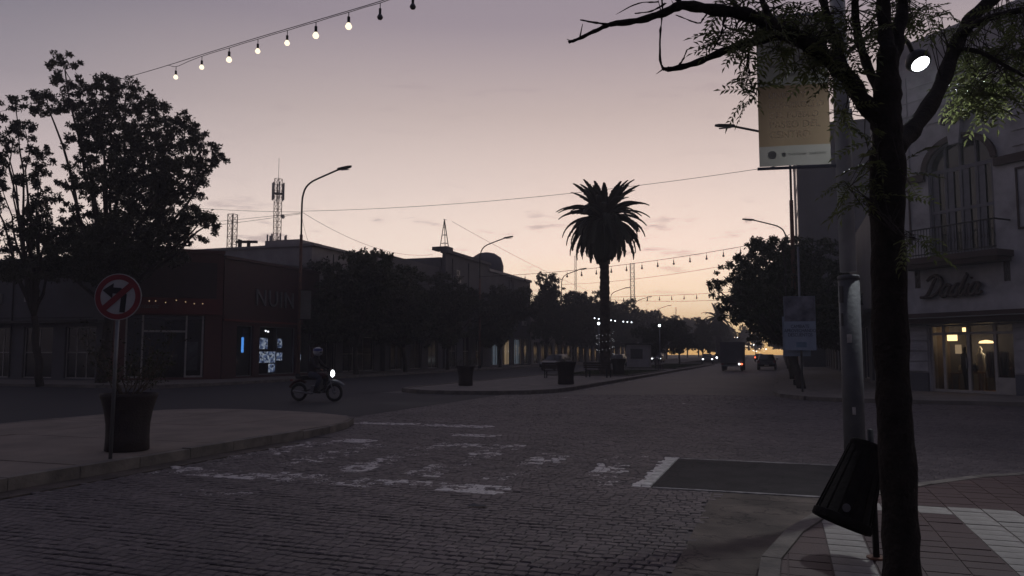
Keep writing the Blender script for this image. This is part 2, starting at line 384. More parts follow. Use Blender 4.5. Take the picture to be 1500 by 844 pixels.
# cobbled road: base sheets under the setts
road_mat = bpy.data.materials.new('cobble_far'); road_mat.use_nodes = True
t = road_mat.node_tree; b = t.nodes['Principled BSDF']; b.inputs['Roughness'].default_value = .7
tcn = N(t, 'ShaderNodeTexCoord'); br = N(t, 'ShaderNodeTexBrick'); br.inputs['Scale'].default_value = 1.0
br.inputs['Brick Width'].default_value = .115; br.inputs['Row Height'].default_value = .108; br.inputs['Mortar Size'].default_value = .006
br.inputs['Color1'].default_value = (.066, .056, .057, 1); br.inputs['Color2'].default_value = (.088, .075, .075, 1); br.inputs['Mortar'].default_value = (.05, .043, .042, 1)
t.links.new(tcn.outputs['Object'], br.inputs[0])
n1 = N(t, 'ShaderNodeTexNoise'); n1.inputs['Scale'].default_value = .35; n1.inputs['Detail'].default_value = 6; t.links.new(tcn.outputs['Object'], n1.inputs[0])
c = mixc(t, 1., br.outputs[0], ramp(t, n1.outputs[0], [(.3, (.7, .7, .7)), (.7, (1.15, 1.1, 1.1))]), 'MULTIPLY'); t.links.new(c, b.inputs['Base Color'])
bp = N(t, 'ShaderNodeBump'); bp.inputs['Strength'].default_value = .6; bp.inputs['Distance'].default_value = .02; bp.invert = True
t.links.new(br.outputs['Fac'], bp.inputs['Height']); t.links.new(bp.outputs[0], b.inputs['Normal'])
M['cobble_far'] = road_mat
rm = MB()
for (x0, x1, y0, y1) in ((KL - .1, 1.5, -30, 630), (-140, KL - .1, 12, 28), (1.5, 120, 7, 27.5)):
    rm.add([(x0, y0, -.018), (x1, y0, -.018), (x1, y1, -.018), (x0, y1, -.018)], [(0, 1, 2, 3)])
road = struct(rm.build('road', 'cobble_far'))

am_ = MB()
for (x0, x1, y0, y1) in ((-139, -16.2, 12.6, 27.5), (-16.2, -10.2, 17.4, 27.9), (KL + .01, KML - .01, 27.5, 400)):
    am_.add([(x0, y0, -.010), (x1, y0, -.010), (x1, y1, -.010), (x0, y1, -.010)], [(0, 1, 2, 3)])
side_road = struct(am_.build('side_road', 'asphalt_dark'))
# --- setts (cobbles) as geometry where they can be told apart
sett_mat = bpy.data.materials.new('sett'); sett_mat.use_nodes = True
t = sett_mat.node_tree; b = t.nodes['Principled BSDF']
at = N(t, 'ShaderNodeAttribute', attribute_name='tint'); sp = N(t, 'ShaderNodeSeparateColor'); t.links.new(at.outputs['Color'], sp.inputs[0])
geo = N(t, 'ShaderNodeNewGeometry')
n1 = N(t, 'ShaderNodeTexNoise'); n1.inputs['Scale'].default_value = 26; n1.inputs['Detail'].default_value = 6; t.links.new(geo.outputs['Position'], n1.inputs[0])
n3 = N(t, 'ShaderNodeTexNoise'); n3.inputs['Scale'].default_value = .42; n3.inputs['Detail'].default_value = 5; t.links.new(geo.outputs['Position'], n3.inputs[0])
stone = ramp(t, sp.outputs[0], [(0, (.066, .055, .057)), (.5, (.092, .077, .079)), (1, (.128, .108, .108))])
stone = mixc(t, 1., stone, ramp(t, n1.outputs[0], [(.3, (.6, .6, .6)), (.7, (1.25, 1.22, 1.2))]), 'MULTIPLY')
stone = mixc(t, 1., stone, ramp(t, n3.outputs[0], [(.3, (.62, .6, .6)), (.68, (1.15, 1.12, 1.1))]), 'MULTIPLY')
pm = mth(t, 'SUBTRACT', mth(t, 'MULTIPLY', sp.outputs[1], 1.25), n1.outputs[0])
pm = N(t, 'ShaderNodeMapRange'); 
t.links.new(mth(t, 'SUBTRACT', mth(t, 'MULTIPLY', sp.outputs[1], 1.25), n1.outputs[0]), pm.inputs[0]); pm.inputs[1].default_value = -.02; pm.inputs[2].default_value = .16
colr = mixc(t, pm.outputs[0], stone, (.50, .46, .44)); t.links.new(colr, b.inputs['Base Color'])
rr = ramp(t, n1.outputs[0], [(.3, (.5, .5, .5)), (.7, (.82, .82, .82))]); t.links.new(rr, b.inputs['Roughness'])
bp = N(t, 'ShaderNodeBump'); bp.inputs['Strength'].default_value = .35; bp.inputs['Distance'].default_value = .008; t.links.new(n1.outputs[0], bp.inputs['Height']); t.links.new(bp.outputs[0], b.inputs['Normal'])
M['sett'] = sett_mat
ARC = [(KR, -20), (KR, 5.2)] + [(KR + .02, 6.2), (.0, 7.2), (.32, 8.25), (.85, 9.35), (1.5, 10.3), (2.2, 11.1), (3.1, 11.75), (4.4, 12.2), (6.2, 12.4)] + [(60, 12.5)]
def arc_x(y):          # x of the right kerb at y (pavement lies to the right)
    for i in range(len(ARC) - 1):
        if ARC[i][1] <= y <= ARC[i + 1][1]:
            return lerp(ARC[i][0], ARC[i + 1][0], (y - ARC[i][1]) / max(ARC[i + 1][1] - ARC[i][1], 1e-6))
    return 1e3
def noise2(x, y):
    return (math.sin(x * 1.7 + 2.1 * math.sin(y * .9)) + math.sin(y * 2.3 + 1.3 * x) + math.sin(x * 4.1 - y * 3.3)) / 6 + .5
def paint_amount(x, y):
    p = 0.
    wear = noise2(x * .9 + 3, y * 1.3)
    if 8.35 < y < 8.95 and -8.4 < x < -3.1: p = .18 + .46 * wear if x < -3.9 else .68         # worn stop line
    if 7.1 < y < 7.55 and -6.6 < x < -5.2: p = .42 * wear + .1
    if 9.3 < y < 12.2 and -8.5 < x < -1.9:                                                    # zebra bars
        k = (x + 2.55) % 1.12
        if k < .52: p = .22 + .36 * wear ** 1.3
    if 12.3 < y < 12.9 and -7.8 < x < -3.2 and math.sin(x * 2.2) > -.2: p = .35 + .45 * wear
    if 15.6 < y < 16.1 and -9.3 < x < -6.0: p = .45 + .35 * wear
    if 14.0 < y < 14.4 and -7.2 < x < -4.8 and math.sin(x * 3) > 0: p = .6
    if abs(x + 1.62) < .11 and 9.45 < y < 12.2: p = .95                                       # edge of the asphalt patch
    if 16 < y < 30 and abs(x - (-7.7 + (y - 16) * .02)) < .1: p = .45 * wear
    return p
PATCH = (-1.52, .9, 9.45, 12.0)
def in_median(x, y):
    if KML < x < KM and y < 13.2: return True
    if KML < x < KM and y <= 17.1:
        # rounded nose
        return ((x - (KM + KML) / 2) / ((KM - KML) / 2)) ** 2 + ((y - 13.2) / 3.9) ** 2 < 1 or (y < 15.9 - max(0, x + 9.8) * 2.2)
    return False
setts = []
y = 3.6; row = 0
while y < 30.5:
    ph = (row % 2) * .055 + random.uniform(-.02, .02)
    x = -24 + ph
    dmax = 30
    while x < 6:
        L = random.uniform(.10, .128); xc = x + L / 2
        yc = y + .05 * math.sin(xc * .75) + .016 * math.sin(xc * 3.1 + row)
        x += L
        d = depth_of(xc, yc)
        if not 4.6 < d < dmax: continue
        px = CX + F * (xc * math.cos(YAW) + yc * math.sin(YAW)) / d
        if not -40 < px < 1540: continue
        if xc > arc_x(yc) - .03 or in_median(xc, yc) or (xc < -10.15 and yc > 12.7): continue
        if PATCH[0] < xc < PATCH[1] + .12 and PATCH[2] < yc < PATCH[3]: continue
        if xc > KR - .57 + .05 * math.sin(yc * 5) and yc < 9.4: continue                   # concrete gutter
        if xc > arc_x(yc) - .5 and yc > 11.9: continue
        if KM - .05 < xc < KM + .42 and yc < 12.9: continue
        setts.append((d, xc, yc, L))
    y += .108; row += 1
setts.sort()
def sett_verts(xc, yc, L):
    gx, gy = L / 2 - .004, .108 / 2 - .004
    h = random.gauss(-.002, .0018); tx, ty = random.gauss(0, .025), random.gauss(0, .03); an = random.gauss(0, .05)
    ca, sa = math.cos(an), math.sin(an); vs = []
    for (s, zb) in ((1.0, None), (.80, 1)):
        for sx, sy in ((-1, -1), (1, -1), (1, 1), (-1, 1)):
            ix, iy = sx * (gx - (0 if zb is None else .012)), sy * (gy - (0 if zb is None else .011))
            ix += random.uniform(-.003, .003); iy += random.uniform(-.003, .003)
            z = -.0075 if zb is None else h + tx * ix + ty * iy
            vs.append((xc + ix * ca - iy * sa, yc + ix * sa + iy * ca, z))
    return vs
SF = [(4, 5, 6, 7), (0, 1, 5, 4), (1, 2, 6, 5), (2, 3, 7, 6), (3, 0, 4, 7)]
def sett_mesh(name, items):
    V, Fc, T = [], [], []
    for d, xc, yc, L in items:
        o = len(V); V += sett_verts(xc, yc, L); Fc += [tuple(i + o for i in f) for f in SF]
        T += [(min(max(random.gauss(.5, .26), 0), 1), min(paint_amount(xc, yc) * random.uniform(.45, 1.3), 1), 0, 1)] * 8
    me = bpy.data.meshes.new(name); me.from_pydata(V, [], Fc)
    a = me.color_attributes.new('tint', 'FLOAT_COLOR', 'POINT'); a.data.foreach_set('color', np.array(T, dtype=np.float32).ravel())
    me.update(); return me
vis = [s_ for s_ in setts if CY < 9e9 and s_[0] > 5.35 and 0 < CX + F * (s_[1] * math.cos(YAW) + s_[2] * math.sin(YAW)) / s_[0] < 1500]
near300 = set(vis[:300])
for s_ in vis[:300]: mobj('cobblestone', sett_mesh('cobblestone', [s_]), 'sett', road)
o = mobj('cobblestone_bed', sett_mesh('cobblestone_bed', [s_ for s_ in setts if s_ not in near300]), 'sett', road); o['kind'] = 'stuff'
# smooth asphalt patch with its white line, concrete gutter
pe = [(lerp(PATCH[0], .82, k / 14), PATCH[2] + random.uniform(-.045, .02)) for k in range(15)] + [(1.2, 10.1), (1.15, 11.0)] + [(lerp(1.05, PATCH[0], k / 16), PATCH[3] + random.uniform(-.02, .05)) for k in range(17)]
pm_ = MB().prism(pe, -.03, .004)
o = pm_.build('asphalt_patch', 'asphalt', road)
for k in range(9):
    ya = 9.5 + k * .28
    MB().box(-1.66 + random.uniform(-.01, .01), -1.535, ya, ya + .255, -.02, .008 + random.uniform(0, .003)).build('painted_line_block', 'paint', road)
MB().box(-1.5, 1.0, 12.02, 12.10, -.02, .007).build('painted_line', mat('paint_worn', (.30, .28, .27), .8, (.08, .075, .075), 7), road)
MB().box(-1.5, .7, 9.36, 9.43, -.02, .006).build('painted_line', M['paint_worn'] if 'paint_worn' in M else bpy.data.materials['paint_worn'], road)
for k in range(9):
    y0 = -3 + k * 1.5; y1 = y0 + 1.49
    if y1 > 9.4: y1 = 9.35
    if y1 <= y0: continue
    xr0, xr1 = arc_x(y0) + .02, arc_x(y1) + .02
    MB().prism([(KR - .6, y0), (xr0, y0), (xr1, y1), (KR - .6, y1)], -.03, -.002 + random.uniform(-.002, .002)).build('gutter_slab', 'gutter', road)
for k in range(12):
    y0 = -4 + k * 1.45
    if y0 + 1.4 < 13: MB().box(KM, KM + .38, y0, y0 + 1.44, -.03, -.001 + random.uniform(-.003, .003)).build('gutter_slab', 'gutter', road)

def kerb_run(parent, pts, inward, h=.13, wid=.16, piece=.9, m='kerb'):
    """kerb stones along a polyline, body on the inward side (+1 = left of travel)"""
    P = [Vector((*p, 0)) for p in pts]
    for i in range(len(P) - 1):
        a, b = P[i], P[i + 1]; L = (b - a).length
        n = max(1, round(L / piece)); d = (b - a) / n; nr = Vector((-d.y, d.x, 0)).normalized() * inward * wid
        for k in range(n):
            ofs = nr.normalized() * -.005; q = a + d * k + d * .006 + ofs; r_ = a + d * (k + 1) - d * .006 + ofs; j = random.uniform(-.008, .008)
            MB().prism([(q.x, q.y), (r_.x, r_.y), (r_.x + nr.x, r_.y + nr.y), (q.x + nr.x, q.y + nr.y)], -.05, h + j).build('kerb_stone', m, parent)

# --- right near pavement (the corner we stand on)
SWZ = .075
poly = ARC + [(60, -20)]
base = struct(MB().prism(poly, -.05, SWZ - .008).build('pavement_near_corner', 'redtile'))
kerb_run(base, ARC[:-1], -1, SWZ + .006, .14, .8)
TX, TY = .3, .2
def offset_in(P, dd):
    out = []
    for i in range(len(P)):
        p0, p1 = Vector(P[max(i - 1, 0)]), Vector(P[min(i + 1, len(P) - 1)]); d = (p1 - p0).normalized(); out.append((P[i][0] + d.y * dd, P[i][1] - d.x * dd))
    return out
INN = offset_in(ARC[:-1], .143)
def clip_pave(poly):
    for (a, b_) in zip(INN, INN[1:]):
        o = []; f = lambda p: (b_[0] - a[0]) * (p[1] - a[1]) - (b_[1] - a[1]) * (p[0] - a[0])
        for i in range(len(poly)):
            p, q = poly[i], poly[(i + 1) % len(poly)]; fp, fq = f(p), f(q)
            if fp <= 0: o.append(p)
            if (fp <= 0) != (fq <= 0): t_ = fp / (fp - fq); o.append((lerp(p[0], q[0], t_), lerp(p[1], q[1], t_)))
        poly = o
        if len(poly) < 3: return []
    return poly
def in_band(x, y):      # white tile frame round the darker field
    return (.42 <= x <= 1.98 and 4.0 < y < 8.8) and not (.70 < x < 1.5 and y < 8.42)
tile_meshes = {}
for ix in range(-2, 15):
    for iy in range(20, 64):
        x0, y0 = ix * TX, iy * TY; x1, y1 = x0 + TX, y0 + TY
        cx_, cy_ = (x0 + x1) / 2, (y0 + y1) / 2
        d = depth_of(cx_, cy_); px = CX + F * (cx_ * math.cos(YAW) + cy_ * math.sin(YAW)) / d
        if d < 5.0 or px > 1560: continue
        g = .004; rect = [(x0 + g, y0 + g), (x1 - g, y0 + g), (x1 - g, y1 - g), (x0 + g, y1 - g)]
        q = clip_pave(rect)
        if len(q) < 3: continue
        mm = 'whitetile' if in_band(cx_, cy_) else 'redtile'
        if len(q) == 4 and all(abs(u[0] - v[0]) + abs(u[1] - v[1]) < 1e-6 for u, v in zip(q, rect)):
            if mm not in tile_meshes:
                mb = MB(); mb.add([(g, g, -.03), (TX - g, g, -.03), (TX - g, TY - g, -.03), (g, TY - g, -.03), (g + .004, g + .004, 0), (TX - g - .004, g + .004, 0), (TX - g - .004, TY - g - .004, 0), (g + .004, TY - g - .004, 0)], SF)
                me = mb.mesh('paving_tile'); me.materials.append(M[mm]); tile_meshes[mm] = me
            o = mobj('paving_tile', tile_meshes[mm], mm, base); o.location = (x0, y0, SWZ + random.uniform(-.002, .002)); o.rotation_euler = (random.gauss(0, .005), random.gauss(0, .005), 0)
        else:
            MB().prism(q, SWZ - .03, SWZ + random.uniform(-.002, .002)).build('paving_tile', mm, base)
# rest of that pavement, beyond the loose tiles
struct(MB().add([(4.2, -18, SWZ - .01), (58, -18, SWZ - .01), (58, 12.3, SWZ - .01), (4.6, 12.0, SWZ - .01)], [(0, 1, 2, 3)]).build('pavement_near_corner_rest', 'redtile'))

# --- near median
def median_outline(y0, y1n):
    P = [(KM, y0), (KM, 12.6)]
    P += [(-8.62, 13.6), (-8.85, 14.6), (-9.2, 15.5), (-9.8, 16.15), (-10.7, 16.6), (-12, 16.9), (-13.4, 17.05), (-14.4, 16.85), (-15.1, 16.2), (KML, 15.2), (KML, y0)]
    return P
mo = median_outline(-12, 0)
med = struct(MB().prism(mo, -.05, .10).build('median_near', 'cobble_base'))
kerb_run(med, mo[:2], 1, .145, .17, 1.0); kerb_run(med, mo[1:-1], 1, .125, .17, 1.2); kerb_run(med, mo[-2:], 1, .145, .17, 1.0)
inner = [(min(max(x, KML + .175), KM - .175), yy - (.16 if yy > 14 else 0)) for x, yy in mo]
xs = [KML, -13.1, -10.75, KM]; ys = [-12, -8, -4, 0, 2.6, 5.2, 7.8, 10.4, 12.9, 18]
for i in range(3):
    for j in range(len(ys) - 1):
        q = clip(inner, xs[i] + .012, xs[i + 1] - .012, ys[j] + .012, ys[j + 1] - .012)
        if len(q) > 2: MB().prism(q, .05, .138 + random.uniform(-.004, .004)).build('paving_slab', 'slab', med)
# --- far median, with its own rounded nose, lawn strips and kerb
fm = [(KM, 108), (KM, 32.5), (-8.75, 30.4), (-9.4, 28.9), (-10.5, 28.1), (-12.2, 27.8), (-13.8, 28.0), (-14.9, 28.9), (KML, 30.6), (KML, 108)]
fmed = struct(MB().prism(fm, -.05, .11).build('median_far', 'concrete'))
kerb_run(fmed, [(KM, 108), (KM, 32.5)], -1, .14, .17, 2.0); kerb_run(fmed, fm[1:-1], -1, .14, .17, 1.2); kerb_run(fmed, [(KML, 30.6), (KML, 70)], -1, .14, .17, 2.0)
fm2 = struct(MB().prism([(KM, 123), (KM, 420), (KML, 420), (KML, 123)], -.05, .11).build('median_second_block', 'concrete'))
kerb_run(fm2, [(KM, 200), (KM, 123), (KML, 123), (KML, 160)], -1, .14, .17, 3.0)
for (y0, y1) in ((49, 66), (72, 104), (126, 150), (156, 240)):
    o = struct(MB().prism([(-9.2, y0), (-9.2, y1), (-14.6, y1), (-14.6, y0)], .1, .135).build('lawn', 'soil'))
    kerb_run(o, [(-9.2, y0), (-9.2, y1), (-14.6, y1), (-14.6, y0), (-9.2, y0)], 1, .2, .12, 4.0)
    n = int((y1 - y0) * 5.2 * 60); n = min(n, 14000)
    cx_ = rng.uniform(-14.5, -9.35, n); cy_ = rng.uniform(y0 + .1, y1 - .1, n); an = rng.uniform(0, 6.283, n); hh = rng.uniform(.04, .11, n); ln = rng.normal(0, .03, (n, 2))
    V = np.zeros((n, 3, 3)); wv = .03
    V[:, 0] = np.stack([cx_ - wv * np.cos(an), cy_ - wv * np.sin(an), np.full(n, .13)], 1); V[:, 1] = np.stack([cx_ + wv * np.cos(an), cy_ + wv * np.sin(an), np.full(n, .13)], 1)
    V[:, 2] = np.stack([cx_ + ln[:, 0], cy_ + ln[:, 1], .13 + hh], 1)
    gobj = mobj('grass', quadmesh('grass', V, 3), 'grass'); tag(gobj, 'short dark lawn strip on the median, starting %d steps beyond the kerb nose' % int(y0 - 28), 'grass', kind='stuff')
# white gutter line along the far median
for y0 in range(33, 75, 3):
    MB().box(KM + .28, KM + .44, y0, y0 + 2.2, -.02, -.006).build('painted_line', bpy.data.materials['paint_worn'], road)
# --- the other three pavements
rp = [(KR, 420), (KR, 31.5), (.05, 29.6), (.8, 28.3), (2.1, 27.6), (4, 27.3), (60, 27.3), (60, 420)]
o = struct(MB().prism(rp, -.05, .12).build('pavement_far_right', 'concrete')); kerb_run(o, rp[:-2], -1, .135, .16, 2.2)
lp = [(KL, 420), (KL, 31), (-26.8, 29), (-28, 27.9), (-30, 27.6), (-140, 27.6), (-140, 420)]
o = struct(MB().prism(lp, -.05, .12).build('pavement_far_left', 'concrete')); kerb_run(o, lp[:5], -1, .135, .16, 2.2)
np_ = [(KL, -30), (KL, 9.5), (-27, 11.6), (-28.6, 12.3), (-140, 12.4), (-140, -30)]
o = struct(MB().prism(np_, -.05, .12).build('pavement_near_left', 'concrete')); kerb_run(o, np_[:4], 1, .135, .16, 2.2)
# ================================================================== BUILDINGS
def facade(W, H, T, holes):
    """wall panel, x 0..W, z 0..H, front at y=0, back at y=T, rectangular holes (x0,x1,z0,z1) with reveals"""
    mb = MB(); xs = sorted({0, W, *[h[0] for h in holes], *[h[1] for h in holes]}); zs = sorted({0, H, *[h[2] for h in holes], *[h[3] for h in holes]})
    inh = lambda x, z: any(h[0] < x < h[1] and h[2] < z < h[3] for h in holes)
    for i in range(len(xs) - 1):
        for j in range(len(zs) - 1):
            if not inh((xs[i] + xs[i + 1]) / 2, (zs[j] + zs[j + 1]) / 2):
                a, b_, c_, d = xs[i], xs[i + 1], zs[j], zs[j + 1]
                mb.add([(a, 0, c_), (b_, 0, c_), (b_, 0, d), (a, 0, d)], [(0, 1, 2, 3)])
                mb.add([(a, T, c_), (b_, T, c_), (b_, T, d), (a, T, d)], [(3, 2, 1, 0)])
    for x0, x1, z0, z1 in holes:
        mb.add([(x0, 0, z0), (x1, 0, z0), (x1, 0, z1), (x0, 0, z1), (x0, T, z0), (x1, T, z0), (x1, T, z1), (x0, T, z1)], [(0, 4, 5, 1), (1, 5, 6, 2), (2, 6, 7, 3), (3, 7, 4, 0)])
    mb.add([(0, 0, H), (W, 0, H), (W, T, H), (0, T, H)], [(0, 1, 2, 3)]); mb.add([(0, 0, 0), (0, 0, H), (0, T, H), (0, T, 0)], [(0, 1, 2, 3)]); mb.add([(W, 0, 0), (W, T, 0), (W, T, H), (W, 0, H)], [(0, 1, 2, 3)])
    return mb
def window(parent, x0, x1, z0, z1, y=.12, nx=2, nz=1, fm_='frame_pale', pane='glass_dark', fw=.05, name='window'):
    f = MB()
    f.box(x0, x0 + fw, y, y + .06, z0, z1).box(x1 - fw, x1, y, y + .06, z0, z1).box(x0 + fw, x1 - fw, y, y + .06, z0, z0 + fw).box(x0 + fw, x1 - fw, y, y + .06, z1 - fw, z1)
    for i in range(1, nx):
        x = lerp(x0, x1, i / nx); f.box(x - fw / 2, x + fw / 2, y + .003, y + .057, z0 + fw, z1 - fw)
    for i in range(1, nz):
        z = lerp(z0, z1, i / nz); f.box(x0 + fw, x1 - fw, y + .006, y + .054, z - fw / 2, z + fw / 2)
    fr = f.build(name, fm_, parent)
    MB().box(x0 + fw * .5, x1 - fw * .5, y + .025, y + .035, z0 + fw * .5, z1 - fw * .5).build('pane', pane, fr)
    return fr
def block_body(parent, W, H, D, m, y0=.3, name='building_body'):
    return MB().box(.02, W - .02, y0, D, 0, H - .4).build(name, m, parent)

# --- corner shop with a red band, on the far left corner (cut-off corner faces us)
RS = thing('corner_shop', 'dark red corner shop with a cut-off corner, standing left of the street lamp', 'shop', (-34.1, 31.9, .12), R(45))
W_ = 5.8
facade(W_, 7.1, .3, [(.9, 4.9, .12, 3.55)]).build('wall', 'red_wall', RS)
MB().box(.3, 5.45, -.16, -.01, 4.55, 6.55).build('upper_panel', 'sign_dark', RS)
MB().box(.0, 5.8, -.22, -.01, 3.62, 4.5).build('fascia', 'red_panel', RS)
MB().box(-.06, W_ + .06, -.12, .36, 7.1, 7.28).build('cornice', 'red_wall', RS)
tx = text_obj('lettering', 'fantastic', .36, M['letter_grey'], RS, (1.3, -.225, 3.92), shear=.3, ext=.01)
for k in range(9): MB().sphere((1.0 + k * .46 + random.uniform(-.1, .1), -.24, 4.3 + random.uniform(-.1, .1)), .028, 6, 4).build('sign_bulb', 'warm_dim', RS)
sf = MB(); fw = .09
for x in (.95, 1.75, 3.95, 4.8): sf.box(x - fw / 2, x + fw / 2, .05, .15, .12, 3.55)
sf.box(1.8, 3.9, .053, .147, 2.62, 2.72); sf.box(1.0, 1.7, .053, .147, .12, .22); sf.box(4.0, 4.75, .053, .147, .12, .22)
sh = sf.build('shopfront_frame', 'frame_pale', RS)
for a, b_, c_, d in ((1.0, 1.7, .22, 3.5), (1.8, 2.84, .14, 2.6), (2.86, 3.9, .14, 2.6), (1.8, 3.9, 2.73, 3.5), (4.0, 4.75, .22, 3.5)):
    MB().box(a, b_, .095, .105, c_, d).build('pane', 'glass', sh)
MB().box(.1, 5.7, 3.2, 3.3, 0, 3.6).build('back_wall', 'interior_dark', RS)
MB().box(4.05, 4.6, .5, .55, .5, 2.1).build('display_board', mat('display_board', (.3, .34, .38), .6, (.1, .11, .14), 3), RS)
for k in range(4): MB().box(1.0 + .95 * k, 1.75 + .95 * k, 1.4 + .2 * (k % 2), 1.9, 0, .8 + .3 * (k % 3)).build('display_stand', 'interior_dark', RS)
MB().prism([(0, .3), (5.8, .3), (5.8, 9), (-3, 9)], .0, .05).build('shop_floor', 'concrete', RS)
# wings of the corner shop: along the cross street (left) and its solid body behind
LW = thing('street_wing', 'low dark building in the side street behind the big leafy tree', 'building', (-54, 31.9, .12), 0)
facade(19.85, 6.6, .3, [(1.5 + 3.1 * k, 3.7 + 3.1 * k, .1, 2.9) for k in range(6)]).build('wall', 'stucco_grey', LW)
block_body(LW, 19.8, 6.9, 12, 'stucco_slate', .9)
for k in range(6): window(LW, 1.5 + 3.1 * k, 3.7 + 3.1 * k, .1, 2.9, nx=2 + k % 2, nz=2, name='shop_window')
MB().box(-.05, 19.8, -.5, -.02, 3.1, 3.25).build('canopy', 'metal_dark', LW)
MB().box(-.05, 19.8, -.14, .4, 6.6, 6.75).build('cornice', 'stucco_grey', LW)
rb = MB().prism([(-33.9, 32.3), (-30.35, 35.9), (-30.35, 38.5), (-44, 46), (-44, 32.3)], 3.5, 7.0).build('roof_block', 'stucco_slate'); rb.parent = RS; rb.matrix_parent_inverse = (Matrix.Translation((-34.1, 31.9, .12)) @ Matrix.Rotation(R(45), 4, 'Z')).inverted()
# --- shop with big grey letters on a maroon front
NS = thing('electronics_shop', 'maroon shop front with large grey letters and blue lit windows', 'shop', (-30, 36.1, .12), R(90))
holes = [(1.2, 2.7, .1, 3.1), (3.3, 7.0, .15, 3.1), (7.5, 8.9, .15, 3.1)]
facade(9.6, 6.9, .3, holes).build('wall', 'maroon', NS)
MB().box(.0, 9.6, -.1, -.005, 3.3, 3.42).build('band', 'red_panel', NS)
text_obj('lettering', 'NUIN', 1.45, 'letter_grey', NS, (2.7, -.05, 4.35), ext=.05, space=1.15)
MB().box(-.03, 9.63, -.12, .4, 6.9, 7.05).build('cornice', 'maroon', NS)
MB().box(.1, 9.5, 3.6, 3.7, 0, 3.5).build('back_wall', 'interior_dark', NS)
MB().box(.1, 9.5, .3, 3.6, 3.3, 3.4).build('shop_ceiling', 'interior_dark', NS)
for h in holes: window(NS, *h, nx=2 if h[1] - h[0] > 1.7 else 1, nz=1, pane='glass', fm_='metal_grey', name='shop_window')
MB().box(2.0, 2.12, .22, .3, 1.5, 2.4).build('neon_tube', 'blue_neon', NS)
MB().box(2.15, 2.6, .35, .38, 2.35, 2.95).build('poster', mat('dimpost', (.2, .22, .27), .6, (.05, .05, .07), 5), NS)
pat = emit('tv_wall', (.42, .58, 1.0), .4)
t = pat.node_tree; e = [n for n in t.nodes if n.type == 'EMISSION'][0]
tcn = N(t, 'ShaderNodeTexCoord'); mpn = N(t, 'ShaderNodeMapping'); mpn.inputs['Scale'].default_value = (7, 7, 9); t.links.new(tcn.outputs['Object'], mpn.inputs[0])
vz = N(t, 'ShaderNodeTexVoronoi'); vz.inputs['Scale'].default_value = 1.; t.links.new(mpn.outputs[0], vz.inputs[0])
t.links.new(ramp(t, vz.outputs['Color'], [(.15, (.02, .03, .07)), (.45, (.18, .26, .5)), (.8, (.75, .85, 1.0))]), e.inputs[0]); e.inputs[1].default_value = .62
for a, b_, c_, d in ((4.3, 5.3, 1.72, 2.42), (4.3, 6.2, .86, 1.56), (6.25, 6.85, .98, 1.5), (5.5, 6.2, .25, .78), (6.4, 6.8, 1.8, 2.4)):
    MB().box(a, b_, .9, .96, c_, d).build('lit_display', pat, NS)
for x, z in ((6.0, 2.9), (6.25, 2.86)): MB().sphere((x, 1.6, z), .06, 8, 6).build('spot_lamp', 'speck', NS)
MB().box(7.7, 7.95, .6, .66, 1.7, 2.5).build('lit_display', pat, NS); MB().box(7.8, 8.5, .6, .66, 1.0, 1.4).build('lit_display', pat, NS)
block_body(NS, 9.6, 7.0, 10, 'stucco_slate', 3.8)
MB().box(.02, 9.58, .3, 3.8, 3.6, 6.6).build('upper_storey', 'stucco_slate', NS)
# hanging shop sign on the lamp post side
# --- pale blind wall behind
BW = thing('pale_side_wall_building', 'pale grey block rising behind the maroon shop, with flat roof', 'building', (-30.6, 45.9, .12), R(90))
block_body(BW, 9.6, 9.35, 15, 'stucco', .2); facade(9.6, 4.4, .2, [(1, 3, .1, 2.7), (4, 8.6, .1, 2.7)]).build('wall', 'stucco_grey', BW)
window(BW, 1, 3, .1, 2.7, nx=2, nz=1, name='shop_window'); window(BW, 4, 8.6, .1, 2.7, nx=3, nz=2, name='shop_window')
MB().box(-.1, 9.7, -.05, 15, 8.95, 9.12).build('roof_coping', 'stucco', BW)
MB().box(2.5, 5.5, 3, 6, 8.95, 9.9).build('roof_hut', 'stucco', BW)
lean = MB().prism([(0, 0), (9.4, 0), (9.4, -1.0), (0, -.1)], 0, .12, Matrix.Translation((-9.6, 1.0, 6.95)) @ Matrix.Rotation(R(-2), 4, 'Y')).build('metal_roof_sheet', 'galv', BW)
# --- tall building with blind side wall and mast
TB = thing('two_storey_corner_block', 'long two storey grey building with a lattice mast on its roof corner', 'building', (-30, 66.9, .12), R(90))
hs = [(1 + 3.4 * k, 2.9 + 3.4 * k, .1, 3.2) for k in range(3)] + [(1.2 + 3.4 * k, 2.5 + 3.4 * k, 5.2, 7.6) for k in range(3)]
facade(11.5, 11.0, .35, hs).build('wall', 'stucco_grey', TB)
for i, h in enumerate(hs): window(TB, *h, nx=2, nz=2, name='shop_window' if i < 3 else 'window', y=.18)
MB().box(.02, 11.48, .5, 15.0, 0, 10.6).build('building_body', 'stucco_grey', TB)
MB().box(-.1, 11.6, -.25, .5, 11.0, 11.3).build('cornice', 'stucco_grey', TB)
MB().box(-.1, 1.3, -.2, 1.4, 11.3, 11.62).build('corner_block', 'stucco_grey', TB)
for k in range(3): MB().box(.9 + 3.4 * k, 2.8 + 3.4 * k, -.7, -.01, 4.9, 5.05).build('balcony_slab', 'stucco_grey', TB)
ms = MB()
for x, yy in ((.1, .1), (1.0, .1), (.55, .9)): ms.bar((x, yy, 11.3), (.55, .4, 14.3), .06)
for z in (12, 12.8, 13.5):
    q = (14.3 - z) / 3
    for a, b_ in (((.1, .1), (1., .1)), ((1., .1), (.55, .9)), ((.55, .9), (.1, .1))):
        ms.bar((lerp(.55, a[0], q), lerp(.4, a[1], q), z), (lerp(.55, b_[0], q), lerp(.4, b_[1], q), z), .035)
